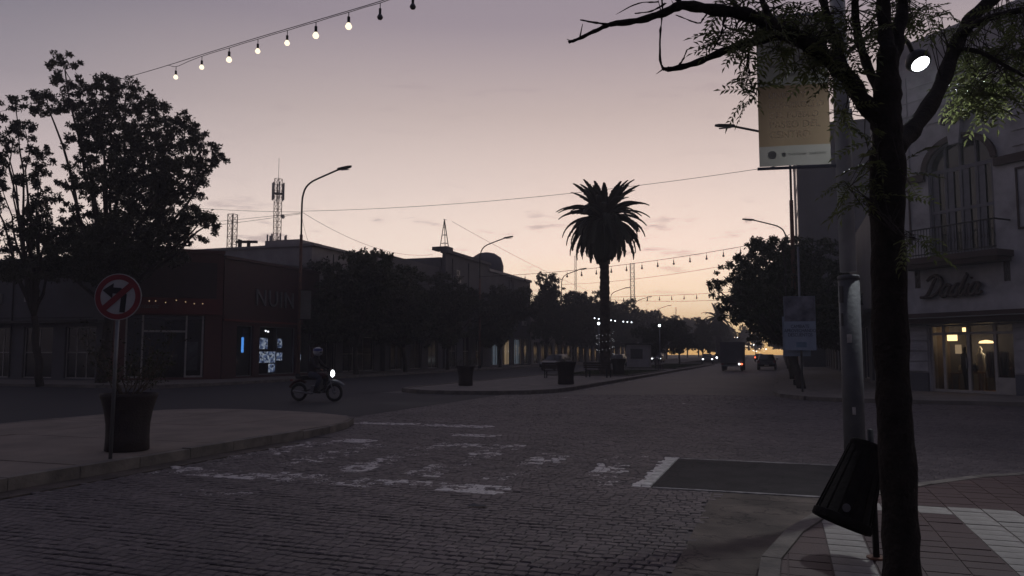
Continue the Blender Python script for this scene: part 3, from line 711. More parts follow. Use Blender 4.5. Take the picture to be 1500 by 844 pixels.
ms.bar((.3, .4, 14.3), (1.0, .4, 14.35), .04); ms.build('roof_mast', 'metal_dark', TB)
# side wing between (lower blind wall seen over the trees)
SW = thing('blind_wall_building', 'dark blind walled building behind the pavement trees', 'building', (-30.2, 55.6, .12), R(90))
hs = [(1 + 3.5 * k, 3.2 + 3.5 * k, .1, 2.9) for k in range(3)]
facade(11.2, 8.3, .3, hs).build('wall', 'stucco_grey', SW)
for h in hs: window(SW, *h, nx=2, nz=1, name='shop_window')
MB().box(.02, 11.18, .4, 15, 0, 9.6).build('building_body', 'stucco_grey', SW)
MB().box(0, 11.2, -.4, -.01, 3.2, 3.32).build('canopy', 'metal_dark', SW)
# --- shops under the water tank
WT = thing('tank_roof_building', 'pale shop building with a round water tank on its roof', 'building', (-30.1, 78.5, .12), R(90))
hs = [(.8, 3.6, .1, 3.2), (4.6, 7.6, .1, 3.2), (8.6, 11.6, .1, 3.2), (12.4, 14.2, .1, 3.2)]
facade(15, 10.4, .3, hs).build('wall', 'stucco_grey', WT)
for i, h in enumerate(hs):
    window(WT, *h, nx=3, nz=1, name='shop_window', pane='glass')
    MB().box(h[0] + .1, h[1] - .1, 1.2, 1.3, .1, 3.1).build('lit_back_wall', 'green_dim' if i == 0 else 'warm_dim' if i == 2 else 'cool_dim', WT).scale = (1, 1, 1)
MB().box(.02, 14.98, 1.6, 14, 0, 10.2).build('building_body', 'stucco_grey', WT)
MB().box(.02, 14.98, .3, 1.6, 3.4, 10.2).build('upper_storey', 'stucco_grey', WT)
MB().box(-.1, 15.1, -.2, .5, 10.4, 10.7).build('cornice', 'stucco', WT)
MB().lathe([(2.0, 10.2), (2.05, 11.9), (1.75, 12.9), (1.0, 13.4), (.3, 13.55)], 24, Matrix.Translation((7.8, 3.2, 0))).build('water_tank', 'stucco_slate', WT, True)
MB().box(1.5, 5.8, 2.2, 5, 10.2, 11.8).build('roof_hut', 'stucco_slate', WT)
FB = [thing('far_building', 'last pale low building on the left before the tree row', 'building', (-30, 93.6, .12), R(90)), ]
for W2, H2, y0 in ((22, 7, 93.6),):
    hs = [(1 + 3.3 * k, 3.1 + 3.3 * k, .1, 2.9) for k in range(6)]
    facade(W2, H2, .3, hs).build('wall', 'stucco', FB[0]); block_body(FB[0], W2, H2, 12, 'stucco_slate', 1.2)
    for i, h in enumerate(hs): window(FB[0], *h, nx=2, nz=1, name='shop_window')
# far masses along both sides of the avenue
for i, (x, y0, y1, h, mm, lab) in enumerate(((-30, 116, 150, 8, 'stucco_grey', 'low grey far building behind the left tree row'), (-30, 150.2, 215, 6, 'stucco', 'farthest pale building at the end of the left tree row'), )):
    o = thing('far_building', lab, 'building', (x, y0, .12), R(90)); n = int((y1 - y0) / 4)
    hs = [(.8 + 4 * k, 3.0 + 4 * k, .1, 2.8) for k in range(n)]
    facade(y1 - y0, h, .3, hs).build('wall', mm, o); block_body(o, y1 - y0, h, 10, 'stucco_slate', 1.0)
    for h_ in hs: MB().box(h_[0], h_[1], .15, .2, .1, 2.8).build('shop_window', 'glass_dark', o)

rc = random.Random(21)
for bd, Wd, Hh in ((LW, 19, 6.2), (BW, 9.4, 8.6), (SW, 11, 8), (TB, 11.3, 10.6), (WT, 14.8, 10)):
    for k in range(2): x = rc.uniform(.3, Wd - .3); MB().tube([(x, -.06, .1), (x, -.06, Hh)], .045, 8).build('downpipe', 'metal_dark', bd)
    for k in range(3):
        x, z = rc.uniform(.8, Wd - 1.6), rc.uniform(3.6, Hh - 1.2)
        ac = MB().box(x, x + .8, -.34, -.02, z, z + .55).build('air_conditioner', 'frame_pale', bd); MB().lathe([(.21, 0), (.21, .012)], 14, Matrix.Translation((x + .3, -.342, z + .28)) @ Matrix.Rotation(R(90), 4, 'X')).build('fan_grille', 'metal_dark', ac)
    MB().tube(cat_rom([(0, -.04, 3.5), (Wd * .3, -.05, 3.42), (Wd * .6, -.05, 3.46), (Wd, -.04, 3.4)], 6), .018, 5).build('wall_cable', 'black', bd)
# --- right: corner boutique with the script sign (cut-off corner faces us)
DB = thing('corner_boutique', 'pale classical corner boutique with arched balcony window and script sign', 'shop', (4.3, 34.85, .12), R(-45))
LEN = 6.22
hs = [(1.6, 4.82, .0, 2.55), (1.85, 4.4, 5.15, 8.55)]
arch_c, arch_r = 3.125, 1.275
wb = facade(LEN, 9.95, .45, [hs[0], (1.85, 4.4, 5.15, 9.95)])
# arch infill over the window
n = 20
for i in range(n):
    a0, a1 = math.pi * i / n, math.pi * (i + 1) / n
    p0 = (arch_c - arch_r * math.cos(a0), 8.55 + 1.0 * math.sin(a0)); p1 = (arch_c - arch_r * math.cos(a1), 8.55 + 1.0 * math.sin(a1))
    wb.add([(p0[0], 0, p0[1]), (p1[0], 0, p1[1]), (p1[0], 0, 9.95), (p0[0], 0, 9.95), (p0[0], .45, p0[1]), (p1[0], .45, p1[1])], [(0, 1, 2, 3), (0, 4, 5, 1)])
wall = wb.build('wall', 'stucco_white', DB)
MB().add([(0, 0, 9.95), (LEN, 0, 9.95), (LEN, 0, 14), (0, 0, 14), (0, .45, 9.95), (LEN, .45, 9.95), (LEN, .45, 14), (0, .45, 14)], [(0, 1, 2, 3), (2, 6, 7, 3), (1, 5, 6, 2), (0, 3, 7, 4), (7, 6, 5, 4)]).build('upper_wall', 'stucco_white', DB)
# rusticated blocks beside the shop front and on the upper wall
for (x0, x1) in ((.02, 1.55), (4.88, 6.2)):
    for k in range(5):
        MB().box(x0, x1, -.06, -.005, .75 + k * .4 + .02, .75 + (k + 1) * .4 - .02).build('block', 'stucco_white', wall)
    MB().box(x0, x1, -.12, -.005, .0, .72).build('plinth', 'stucco_slate', wall)
for k in range(7):
    for (x0, x1) in ((.02, 1.1), (5.15, 6.2)):
        MB().box(x0, x1, -.05, -.005, 8.75 + k * .55 + .025, 8.75 + (k + 1) * .55 - .025).build('block', 'stucco_white', wall)
    if k > 2: MB().box(1.15, 5.1, -.05, -.005, 8.75 + k * .55 + .025, 8.75 + (k + 1) * .55 - .025).build('block', 'stucco_white', wall)
MB().box(-.1, LEN + .1, -.35, -.005, 2.62, 2.82).box(-.1, LEN + .1, -.42, -.005, 2.82, 3.0).build('shop_cornice', 'trim_dark', DB)
MB().box(.6, 5.6, -.55, -.02, 2.55, 2.6).build('blind_box', 'metal_dark', DB)
MB().box(.6, 5.6, -.56, -.50, 2.80, 2.83).build('blind_rail', 'metal_grey', DB)
MB().box(-.1, 1.75, -.14, -.005, 8.2, 8.5).build('string_course', 'trim_dark', DB); MB().box(4.5, LEN + .1, -.14, -.005, 8.2, 8.5).build('string_course', 'trim_dark', DB)
for (x0, x1) in ((.25, 1.05), (5.2, 5.95)):   # recessed-looking moulded panels
    pts = [(x0, 5.9), (x1, 5.9), (x1, 7.9), (x0, 7.9)]
    fr = MB()
    for (a, b_) in ((x0, x0 + .06), (x1 - .06, x1)): fr.box(a, b_, -.05, -.004, 5.8, 8.0)
    fr.box(x0 + .06, x1 - .06, -.05, -.004, 5.8, 5.87).box(x0 + .06, x1 - .06, -.05, -.004, 7.93, 8.0); fr.build('wall_moulding', 'trim_dark', DB)
# arch moulding and keystone
am = MB()
for i in range(n):
    a0, a1 = math.pi * i / n, math.pi * (i + 1) / n
    q = []
    for a in (a0, a1):
        for r_ in (1.0, 1.17): q.append((arch_c - arch_r * r_ * math.cos(a), 8.55 + (1.0 + (r_ - 1) * 1.3) * math.sin(a)))
    am.add([(q[0][0], -.13, q[0][1]), (q[2][0], -.13, q[2][1]), (q[3][0], -.13, q[3][1]), (q[1][0], -.13, q[1][1]), (q[0][0], 0, q[0][1]), (q[2][0], 0, q[2][1]), (q[3][0], 0, q[3][1]), (q[1][0], 0, q[1][1])], [(0, 1, 2, 3), (0, 4, 5, 1), (3, 2, 6, 7)])
am.build('arch_moulding', 'trim_dark', DB)
MB().prism([(2.93, 9.35), (3.32, 9.35), (3.42, 10.2), (2.83, 10.2)], 0, .24, Matrix.Rotation(R(90), 4, 'X')).build('keystone', 'stucco_white', DB)
MB().prism([(2.65, 10.2), (3.6, 10.2), (3.5, 10.55), (3.3, 10.8), (3.125, 11.0), (2.95, 10.8), (2.75, 10.55)], 0, .3, Matrix.Rotation(R(90), 4, 'X')).build('ornament_cap', 'trim_dark', DB)
# louvred shutters: each slat panel its own piece
sh = MB()
for x in (1.88, 2.5, 3.1, 3.72, 4.32): sh.box(x - .05, x + .05, .12, .2, 5.15, 8.5)
sh.box(1.9, 4.35, .123, .197, 8.4, 8.55).box(1.9, 4.35, .123, .197, 6.85, 6.97).box(1.9, 4.35, .123, .197, 5.15, 5.3)
for x in (2.5, 3.1, 3.72): sh.box(x - .04, x + .04, .12, .2, 8.55, 9.4)
fr = sh.build('window_frame', 'shutter', DB)
for i in range(8):
    x0 = 1.93 + i * .305
    for z0, z1 in ((5.3, 6.85), (6.97, 8.4)): MB().box(x0 + .03, x0 + .26, .15, .17, z0, z1).build('shutter_panel', 'glass_dark' if i % 2 else 'shutter', fr)
MB().box(1.86, 4.39, .22, .24, 5.15, 9.55).build('pane', 'glass_dark', fr)
# balcony
bal = MB().box(.9, 5.0, -.95, -.01, 4.88, 5.1).box(1.0, 4.9, -.85, -.01, 4.72, 4.88).build('balcony', 'trim_dark', DB)
rl = MB().box(.95, 4.95, -.92, -.87, 6.15, 6.2).box(.95, 4.95, -.915, -.875, 5.18, 5.22).box(.95, 1.0, -.92, -.02, 6.15, 6.2).box(4.9, 4.95, -.92, -.02, 6.15, 6.2).build('railing', 'black', bal)
for k in range(33):
    x = 1.0 + k * (3.9 / 32)
    MB().tube([(x, -.895, 5.1), (x, -.91, 5.5), (x, -.895, 5.8), (x, -.895, 6.16)], .012, 5).tube([(x, -.895, 5.5), (x + .04, -.895, 5.6), (x, -.895, 5.7)], .009, 4).build('baluster', 'black', bal)
for x in (1.1, 4.6):
    MB().prism([(0, 0), (.75, 0), (.7, -.15), (.35, -.3), (.12, -.62), (0, -.7)], 0, .24, Matrix.Translation((x, 0, 4.72)) @ Matrix.Rotation(R(90), 4, 'X') @ Matrix.Rotation(R(90), 4, 'Y') @ Matrix.Rotation(0, 4, 'Z')).build('bracket', 'trim_dark', bal)
# script sign, one piece per letter
LET = {
 'D': [[(.62, 1.22), (.46, .75), (.28, .25), (.1, .05), (-.22, .02)], [(.05, .98), (.3, 1.2), (.72, 1.2), (1.0, .85), (.95, .4), (.6, .08), (.2, .0), (-.22, .04)]],
 'a': [[(.52, .58), (.3, .66), (.08, .42), (.06, .14), (.22, .0), (.42, .14), (.58, .64), (.5, .2), (.6, .02), (.8, .14)]],
 'd': [[(.52, .58), (.3, .66), (.08, .42), (.06, .14), (.22, .0), (.42, .14), (.82, 1.2), (.52, .2), (.62, .02), (.8, .14)]],
 'i': [[(.12, .1), (.3, .62), (.16, .16), (.26, .0), (.44, .14)], [(.38, .9), (.41, .97)]],
}
x = 1.55
sign = []
for ch, adv in (('D', 1.02), ('a', .64), ('d', .70), ('i', .34), ('a', .7)):
    mb = MB(); s_ = .66
    for st in LET[ch]:
        pts = [Vector((x + (p[0] + .22 * p[1]) * s_, -.14, 3.62 + p[1] * s_)) for p in st]
        sm = cat_rom(pts, 6) if len(pts) > 2 else pts
        mb.tube(sm, [.055 + .02 * math.sin(math.pi * i / (len(sm) - 1)) for i in range(len(sm))], 7)
    mb.build('sign_letter', 'sign_dark', DB, True); x += adv * s_
# shop front: frame, panes, lit interior
sf = MB()
for x, w2 in ((1.64, .08), (2.12, .1), (3.09, .12), (4.09, .1), (4.78, .08)): sf.box(x - w2 / 2, x + w2 / 2, .1, .22, 0, 2.55)
sf.box(1.68, 4.74, .103, .217, 2.16, 2.26).box(1.68, 4.74, .103, .217, 2.48, 2.55).box(1.68, 4.74, .103, .217, 0, .1).box(4.14, 4.74, .1, .26, .1, .6)
fr = sf.build('shopfront_frame', 'frame_pale', DB)
for a, b_ in ((1.68, 2.07), (2.17, 3.03), (3.15, 4.04), (4.14, 4.74)):
    MB().box(a, b_, .15, .16, .1, 2.16).build('pane', 'glass', fr); MB().box(a, b_, .15, .16, 2.26, 2.48).build('pane', 'glass', fr)
MB().box(3.02, 3.05, .02, .09, .9, 1.3).build('door_handle', 'metal_grey', fr)
MB().box(1.3, 5.1, 3.6, 3.7, 0, 2.7).build('back_wall', 'interior', DB)
MB().box(1.3, 1.4, .46, 3.6, 0, 2.7).build('side_wall', 'interior', DB); MB().box(5.0, 5.1, .46, 3.6, 0, 2.7).build('side_wall', 'interior', DB)
MB().box(1.3, 5.1, .46, 3.6, 2.6, 2.7).build('shop_ceiling', 'interior', DB); MB().box(1.3, 5.1, .3, 3.6, 0, .03).build('shop_floor', 'wood_warm', DB)
shv = MB()
for z in (.6, 1.1, 1.6, 2.05): shv.box(1.45, 4.95, 3.2, 3.55, z, z + .04)
for x in (1.5, 2.6, 3.7, 4.9): shv.box(x - .02, x + .02, 3.2, 3.55, .05, 2.2)
shelf = shv.build('shelf_unit', 'wood_warm', DB)
for k in range(60):
    x = random.uniform(1.5, 4.75); z = random.choice((.64, 1.14, 1.64, 2.09)); h = random.uniform(.12, .34)
    MB().box(x, x + random.uniform(.08, .25), 3.25, 3.45, z, z + h).build('merchandise', random.choice(['white', 'interior_dark', 'red_wall', 'black', 'banner_cream']), shelf)
for k, (x, yy, h) in enumerate(((2.6, 1.2, .75), (3.6, 1.6, .9), (4.4, 1.2, 1.0), (1.9, 1.4, .7))):
    tb = MB().box(x - .3, x + .3, yy - .25, yy + .25, h - .05, h)
    for sx in (-.26, .26):
        for sy in (-.21, .21): tb.box(x + sx - .02, x + sx + .02, yy + sy - .02, yy + sy + .02, .03, h - .05)
    tb.build('display_table', 'wood_warm', DB)
    MB().lathe([(.05, h), (.12, h + .1), (.1, h + .25), (.04, h + .32)], 10, Matrix.Translation((x, yy, 0))).build('vase', random.choice(['white', 'black']), DB)
MB().box(1.72, 2.0, .9, 1.1, 1.95, 2.25).build('lantern', 'warm', DB)
MB().box(1.75, 1.95, 1.3, 1.4, 1.45, 1.8).build('lit_niche', 'warm_dim', DB); MB().box(2.15, 2.35, 1.2, 1.3, 2.3, 2.46).build('lit_niche', 'warm', DB)
rk = MB().tube([(3.3, .9, .03), (3.3, .9, 1.55)], .015, 6).tube([(4.0, .9, .03), (4.0, .9, 1.55)], .015, 6).tube([(3.25, .9, 1.53), (4.05, .9, 1.53)], .015, 6).build('clothes_rail', 'metal_grey', DB)
for k in range(9): MB().box(3.32 + k * .075, 3.36 + k * .075, .72, 1.08, .5 + .2 * random.random(), 1.5).build('garment', random.choice(['white', 'red_wall', 'black', 'denim', 'banner_cream', 'interior_dark', 'wood_warm']), rk)
for k in range(3): MB().lathe([(.06, .03), (.09, .5), (.16, .95), (.14, 1.25), (.17, 1.42), (.05, 1.5), (.08, 1.62), (.02, 1.74)], 12, Matrix.Translation((2.35 + k * .28, 1.0 + .5 * k, 0))).build('mannequin', ['black', 'white', 'maroon'][k], DB, True)
MB().lathe([(.26, 1.85), (.22, 1.93), (.04, 1.97)], 14, Matrix.Translation((2.75, 1.7, 0))).build('pendant_lamp', 'warm', DB)
pl = bpy.data.lights.new('shop_light', 'POINT'); pl.energy = 16; pl.color = (1, .74, .44); pl.shadow_soft_size = .15
plo = bpy.data.objects.new('shop_light', pl); C.objects.link(plo); plo.parent = DB; plo.location = (2.9, 1.7, 1.7)
# its two wings
WGA = thing('avenue_wing', 'dark two storey wing beyond the boutique along the right pavement', 'building', (4.3, 52, .12), R(-90))
hs = [(1 + 4 * k, 3.6 + 4 * k, .1, 2.9) for k in range(4)]
facade(17.1, 8.5, .3, hs).build('wall', 'stucco_grey', WGA); block_body(WGA, 17.1, 8.6, 9, 'stucco_slate', 1.4)
for k, h in enumerate(hs):
    window(WGA, *h, nx=2, nz=1, name='shop_window', pane='glass')
    MB().box(h[0], h[1], 1.2, 1.3, .1, 2.9).build('lit_back_wall' if k < 2 else 'back_wall', ('warm_dim', 'interior_dark', 'interior_dark', 'interior_dark')[k], WGA)
MB().box(0, 17.1, -.9, -.01, 3.15, 3.3).build('canopy', 'metal_dark', WGA)
WGB = thing('side_street_wing', 'pale classical wing of the boutique running off to the right', 'building', (8.72, 30.45, .12), 0)
facade(16, 14, .4, [(1.5 + 4.5 * k, 3.5 + 4.5 * k, .1, 2.8) for k in range(3)] + [(1.6 + 4.5 * k, 3.4 + 4.5 * k, 5.2, 8.6) for k in range(3)]).build('wall', 'stucco_white', WGB)
for k in range(3): window(WGB, 1.5 + 4.5 * k, 3.5 + 4.5 * k, .1, 2.8, nx=2, nz=2, name='shop_window'); window(WGB, 1.6 + 4.5 * k, 3.4 + 4.5 * k, 5.2, 8.6, nx=2, nz=3)
MB().box(0, 16, -.14, -.004, 8.8, 9.05).build('string_course', 'trim_dark', WGB); MB().box(0, 16, -.3, -.004, 2.9, 3.1).build('cornice', 'trim_dark', WGB)
bb = MB().prism([(4.75, 35.2), (8.95, 31.0), (24, 31.0), (24, 44), (4.75, 44)], 2.9, 13.8).build('building_body', 'stucco_slate'); bb.parent = DB; bb.matrix_parent_inverse = (Matrix.Translation((4.3, 34.85, .12)) @ Matrix.Rotation(R(-45), 4, 'Z')).inverted()
# more frontages on the right, then the tower
WGC = thing('right_frontage', 'dark shop frontage with a deep canopy further up the right pavement', 'building', (4.3, 86, .12), R(-90))
hs = [(1 + 3.7 * k, 3.4 + 3.7 * k, .1, 2.9) for k in range(9)]
facade(33.9, 7.5, .3, hs).build('wall', 'stucco_grey', WGC); block_body(WGC, 33.9, 7.5, 9, 'stucco_slate', 1.4)
for k, h in enumerate(hs):
    window(WGC, *h, nx=2, nz=1, name='shop_window', pane='glass')
    MB().box(h[0], h[1], 1.2, 1.3, .1, 2.9).build('back_wall', 'warm_dim' if k in (3, 6) else 'interior_dark', WGC)
MB().box(0, 33.9, -1.1, -.01, 3.15, 3.3).build('canopy', 'metal_dark', WGC)
TW = thing('apartment_tower', 'tall slate apartment tower with a blind side wall above the right trees', 'building', (1.9, 88, .12), 0)
MB().box(.25, 12, 0, 22, 0, 26.0).build('wall', 'stucco_slate', TW)
MB().box(.2, 12.05, -.05, 22, 26.0, 26.25).build('roof_coping', 'stucco_grey', TW)
MB().box(4.5, 6.2, 3, 6, 26.25, 28.4).box(4.9, 5.3, 3.4, 3.8, 28.4, 29.2).build('roof_hut', 'stucco_slate', TW)
for k in range(8):
    MB().box(.2, .235, 2, 6, 3.4 + k * 2.8, 5.5 + k * 2.8).build('window', 'glass_dark', TW)
    MB().box(7.2, 8.0, -.03, -.004, 4.0 + k * 2.8, 5.0 + k * 2.8).build('window', 'glass_dark', TW)
FR = thing('far_frontage', 'low far frontage beyond the tower on the right side', 'building', (4.3, 190, .12), R(-90))
facade(78, 7, .3, [(1 + 4 * k, 3.2 + 4 * k, .1, 2.8) for k in range(19)]).build('wall', 'stucco_grey', FR); block_body(FR, 78, 7, 9, 'stucco_slate', 1.4)
for k in range(19): MB().box(1 + 4 * k, 3.2 + 4 * k, .2, .25, .1, 2.8).build('shop_window', 'warm_dim' if k % 5 == 2 else 'glass_dark', FR)
# rooftop masts behind the left block
def lattice(name, label, px, py_top, d, wid, base_z=0, panel=False, m='metal_dark'):
    top = atD(px, py_top, d); o = thing(name, label, 'mast', (top.x, top.y, base_z))
    H = top.z - base_z; lg = MB(); hw = wid / 2
    cs = [(-hw, -hw), (hw, -hw), (hw, hw), (-hw, hw)]
    for c_ in cs: lg.bar((*c_, 0), (*c_, H), wid * .09)
    nb = int(H / (wid * 1.15))
    for k in range(nb):
        z0, z1 = H * k / nb, H * (k + 1) / nb
        for i in range(4):
            a, b_ = cs[i], cs[(i + 1) % 4]
            lg.bar((*a, z0), (*b_, z1), wid * .05); lg.bar((*a, z1), (*b_, z1), wid * .05)
    lg.build('lattice_body', m, o)
    return o, H
o, H = lattice('cell_tower', 'tall reddish lattice phone mast with antenna panels behind the roofs', 408, 262, 110, .75, m='rust')
for zf, n_, rr_ in ((H - 1.9, 6, .8), (H - 9.4, 7, 1.3)):
    for k in range(n_):
        a = k * 6.283 / n_ + .3
        MB().box(-.10, .10, -.07, .07, 0, 2.5, Matrix.Translation((rr_ * math.cos(a), rr_ * math.sin(a), zf - 1.2)) @ Matrix.Rotation(a, 4, 'Z')).build('antenna_panel', 'metal_grey', o)
    MB().lathe([(rr_ * .95, zf - .3), (rr_ * .95, zf - .2)], 12).build('antenna_ring', 'metal_dark', o)
for z, a in ((H - 5.5, 0), (H - 16, 1), (H - 19, 3)):
    MB().lathe([(.05, 0), (.3, .12), (.32, .3)], 12, Matrix.Translation((.7 * math.cos(a), .7 * math.sin(a), z)) @ Matrix.Rotation(R(90), 4, 'Y')).build('dish', 'metal_grey', o)
MB().tube([(0, 0, H), (0, 0, H + 3)], .03, 5).build('whip_antenna', 'metal_dark', o)
MB().bar((-1.7, 0, H - 13), (1.7, 0, H - 13), .12).build('cross_arm', 'metal_dark', o)
o, H = lattice('lattice_mast', 'thin open lattice radio mast left of the phone mast', 341, 314, 95, .8, m='rust')
MB().bar((-.2, 0, H - 3), (1.2, 0, H - 3.2), .08).build('cross_arm', 'metal_dark', o)
o, H = lattice('lattice_mast', 'faint distant lattice mast right of the palm trunk', 926, 386, 260, 1.3)
o, H = lattice('lattice_mast', 'tiny far mast just left of the phone mast base', 397, 355, 130, .6)
o, H = lattice('lattice_mast', 'thin far mast near the end of the avenue', 990, 450, 330, .5)
o, H = lattice('lattice_mast', 'thin far mast close to the left side of the palm', 843, 375, 230, .5)
o = thing('utility_pole', 'short wooden utility pole with crossarm above the red shop roof', 'pole', atD(355, 362, 62) - Vector((0, 0, 4)))
MB().bar((-.25, 0, 0), (-.25, 0, 4.6), .22).bar((.6, 0, 0), (.6, 0, 4.5), .2).build('post', 'bark2', o); MB().bar((-.6, 0, 4.45), (1.4, 0, 4.35), .2).build('cross_arm', 'bark2', o)
# ================================================================== VEGETATION
def leaf_quads(cent, crad, per, size, rs, flat=.75):
    """leaf rhombi scattered round clump centres"""
    n = len(cent) * per
    c = np.repeat(np.asarray(cent, float), per, 0); r = np.repeat(np.asarray(crad, float), per)
    d = rs.normal(size=(n, 3)); d /= np.linalg.norm(d, axis=1)[:, None] + 1e-9
    p = c + d * (r * rs.uniform(.15, 1., n) ** .6)[:, None] * np.array([1, 1, flat])
    a = rs.normal(size=(n, 3)); a[:, 2] -= .35; a /= np.linalg.norm(a, axis=1)[:, None] + 1e-9
    b_ = rs.normal(size=(n, 3)); b_ -= a * (a * b_).sum(1)[:, None]; b_ /= np.linalg.norm(b_, axis=1)[:, None] + 1e-9
    L = (size * rs.uniform(.6, 1.35, n))[:, None]; Wd = L * rs.uniform(.35, .55, n)[:, None]
    V = np.stack([p, p + a * L * .55 + b_ * Wd * .5, p + a * L, p + a * L * .45 - b_ * Wd * .5], 1)
    return V
def limb(mb, a, b_, r0, r1, n=5, wob=.12, rs=random):
    a, b_ = Vector(a), Vector(b_); L = (b_ - a).length; pts = []; rad = []
    for i in range(n + 1):
        t_ = i / n; p = a.lerp(b_, t_); k = math.sin(math.pi * t_) * L * wob
        p += Vector((rs.uniform(-1, 1), rs.uniform(-1, 1), rs.uniform(-.2, .9))) * k * .5; pts.append(p); rad.append(lerp(r0, r1, t_))
    mb.tube(pts, rad, 7); return pts
def lobe_tree(name, label, base, lobes, trunk_r, leaf_size, per, dens, mleaf, cat='tree', group=None, seed=1, fork=.35):
    """lobes: list of (centre Vector, rx, rz) in world space; trunk and limbs lead to each lobe"""
    rs = np.random.default_rng(seed); rr_ = random.Random(seed)
    base = Vector(base); o = thing(name, label, cat, base, 0, group)
    top = Vector((0, 0, 0))
    for c, rx, rz in lobes: top += c
    top = top / len(lobes) - base
    fk = Vector((top.x * .35, top.y * .35, top.z * fork))
    mb = MB(); limb(mb, (0, 0, -.1), fk, trunk_r, trunk_r * .75, 6, .04, rr_)
    cents, rads = [], []
    for c, rx, rz in lobes:
        lc = c - base; mid = fk.lerp(lc, .55) + Vector((0, 0, rx * .1))
        limb(mb, fk, mid, trunk_r * .5, trunk_r * .26, 4, .1, rr_); limb(mb, mid, lc, trunk_r * .26, trunk_r * .1, 4, .12, rr_)
        k = max(9, int(dens * rx * rx * rz * 4))
        for _ in range(k):
            d = rs.normal(size=3); d /= np.linalg.norm(d); q = rs.uniform(.2, 1) ** .5
            e = Vector((d[0] * rx * q, d[1] * rx * q, d[2] * rz * q)); cents.append(tuple(lc + e)); rads.append(rs.uniform(.16, .46) * (rx ** .4) * .6)
            if rs.uniform() < .12: limb(mb, lc, lc + e, trunk_r * .08, trunk_r * .03, 3, .1, rr_)
    mb.build('trunk', 'bark', o, True)
    cr = mobj('crown', quadmesh('crown', leaf_quads(cents, rads, per, leaf_size, rs)), mleaf, o)
    return o
# big tree on the left pavement, outlined from the photograph at its own distance
def plobes(lst, d, spread=1.6):
    out = []; rs = random.Random(5)
    for px, py, rx, ry in lst:
        out.append((atD(px, py, d + rs.uniform(-spread, spread)), rx / F * d, ry / F * d))
    return out
D1 = 38.5
L1 = [(95, 102, 24, 30), (68, 152, 36, 20), (118, 150, 26, 34), (150, 132, 26, 34), (184, 140, 28, 34), (222, 168, 30, 34), (258, 196, 32, 34), (292, 222, 30, 30),
      (315, 233, 17, 14), (160, 190, 44, 40), (215, 225, 48, 44), (262, 262, 44, 36), (120, 205, 26, 28), (150, 258, 44, 36), (205, 285, 50, 36), (255, 312, 42, 30),
      (290, 330, 28, 26), (310, 326, 12, 10), (150, 396, 66, 18), (85, 396, 50, 18), (232, 376, 46, 14), (185, 340, 52, 30), (130, 330, 42, 34), (235, 350, 44, 18), (95, 262, 18, 22), (110, 365, 50, 24), (170, 372, 60, 16)]
b0 = atD(150, 500, D1)
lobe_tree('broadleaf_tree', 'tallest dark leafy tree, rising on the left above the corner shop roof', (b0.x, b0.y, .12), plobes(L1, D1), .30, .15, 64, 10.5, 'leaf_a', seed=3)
L2 = [(22, 150, 24, 10), (8, 185, 24, 18), (38, 195, 22, 18), (55, 228, 22, 24), (12, 240, 20, 18), (4, 280, 18, 22), (40, 268, 18, 16), (70, 300, 26, 24), (60, 345, 34, 26), (85, 350, 28, 28), (28, 372, 26, 16), (-20, 260, 26, 60), (40, 310, 14, 12), (40, 395, 44, 18), (5, 350, 20, 22), (60, 262, 20, 20), (35, 330, 22, 18), (8, 215, 22, 16)]
b0 = atD(62, 500, 36.5)
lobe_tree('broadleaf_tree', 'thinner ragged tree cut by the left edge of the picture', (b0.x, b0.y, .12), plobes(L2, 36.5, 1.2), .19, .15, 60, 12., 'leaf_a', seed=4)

# generic street trees: three built crowns, the rest copies
def street_tree(seed, h, cr, leaf, per, dens, mleaf, label, group):
    rs = random.Random(seed); lob = []
    for k in range(20):
        a = rs.uniform(0, 6.283); rad = cr * rs.uniform(.15, .78); z = h * rs.uniform(.32, .86)
        lob.append((Vector((rad * math.cos(a), rad * math.sin(a), z)), cr * rs.uniform(.28, .48), cr * rs.uniform(.24, .4)))
    lob.append((Vector((0, 0, h * .9)), cr * .38, h * .1)); lob.append((Vector((0, 0, h * .6)), cr * .55, cr * .5))
    return lobe_tree('street_tree', label, (0, 0, 0), lob, .17, leaf, per, dens, mleaf, 'tree', group, seed)
GL = 'street trees along the avenue'
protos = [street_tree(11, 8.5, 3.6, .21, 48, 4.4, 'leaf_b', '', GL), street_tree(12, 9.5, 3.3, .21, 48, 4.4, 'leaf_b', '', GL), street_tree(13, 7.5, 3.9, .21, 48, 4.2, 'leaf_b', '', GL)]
used = [0]
def put_tree(k, loc, s, rz, label):
    used[0] += 1
    return dup(protos[k], None, label, loc, rz, s)
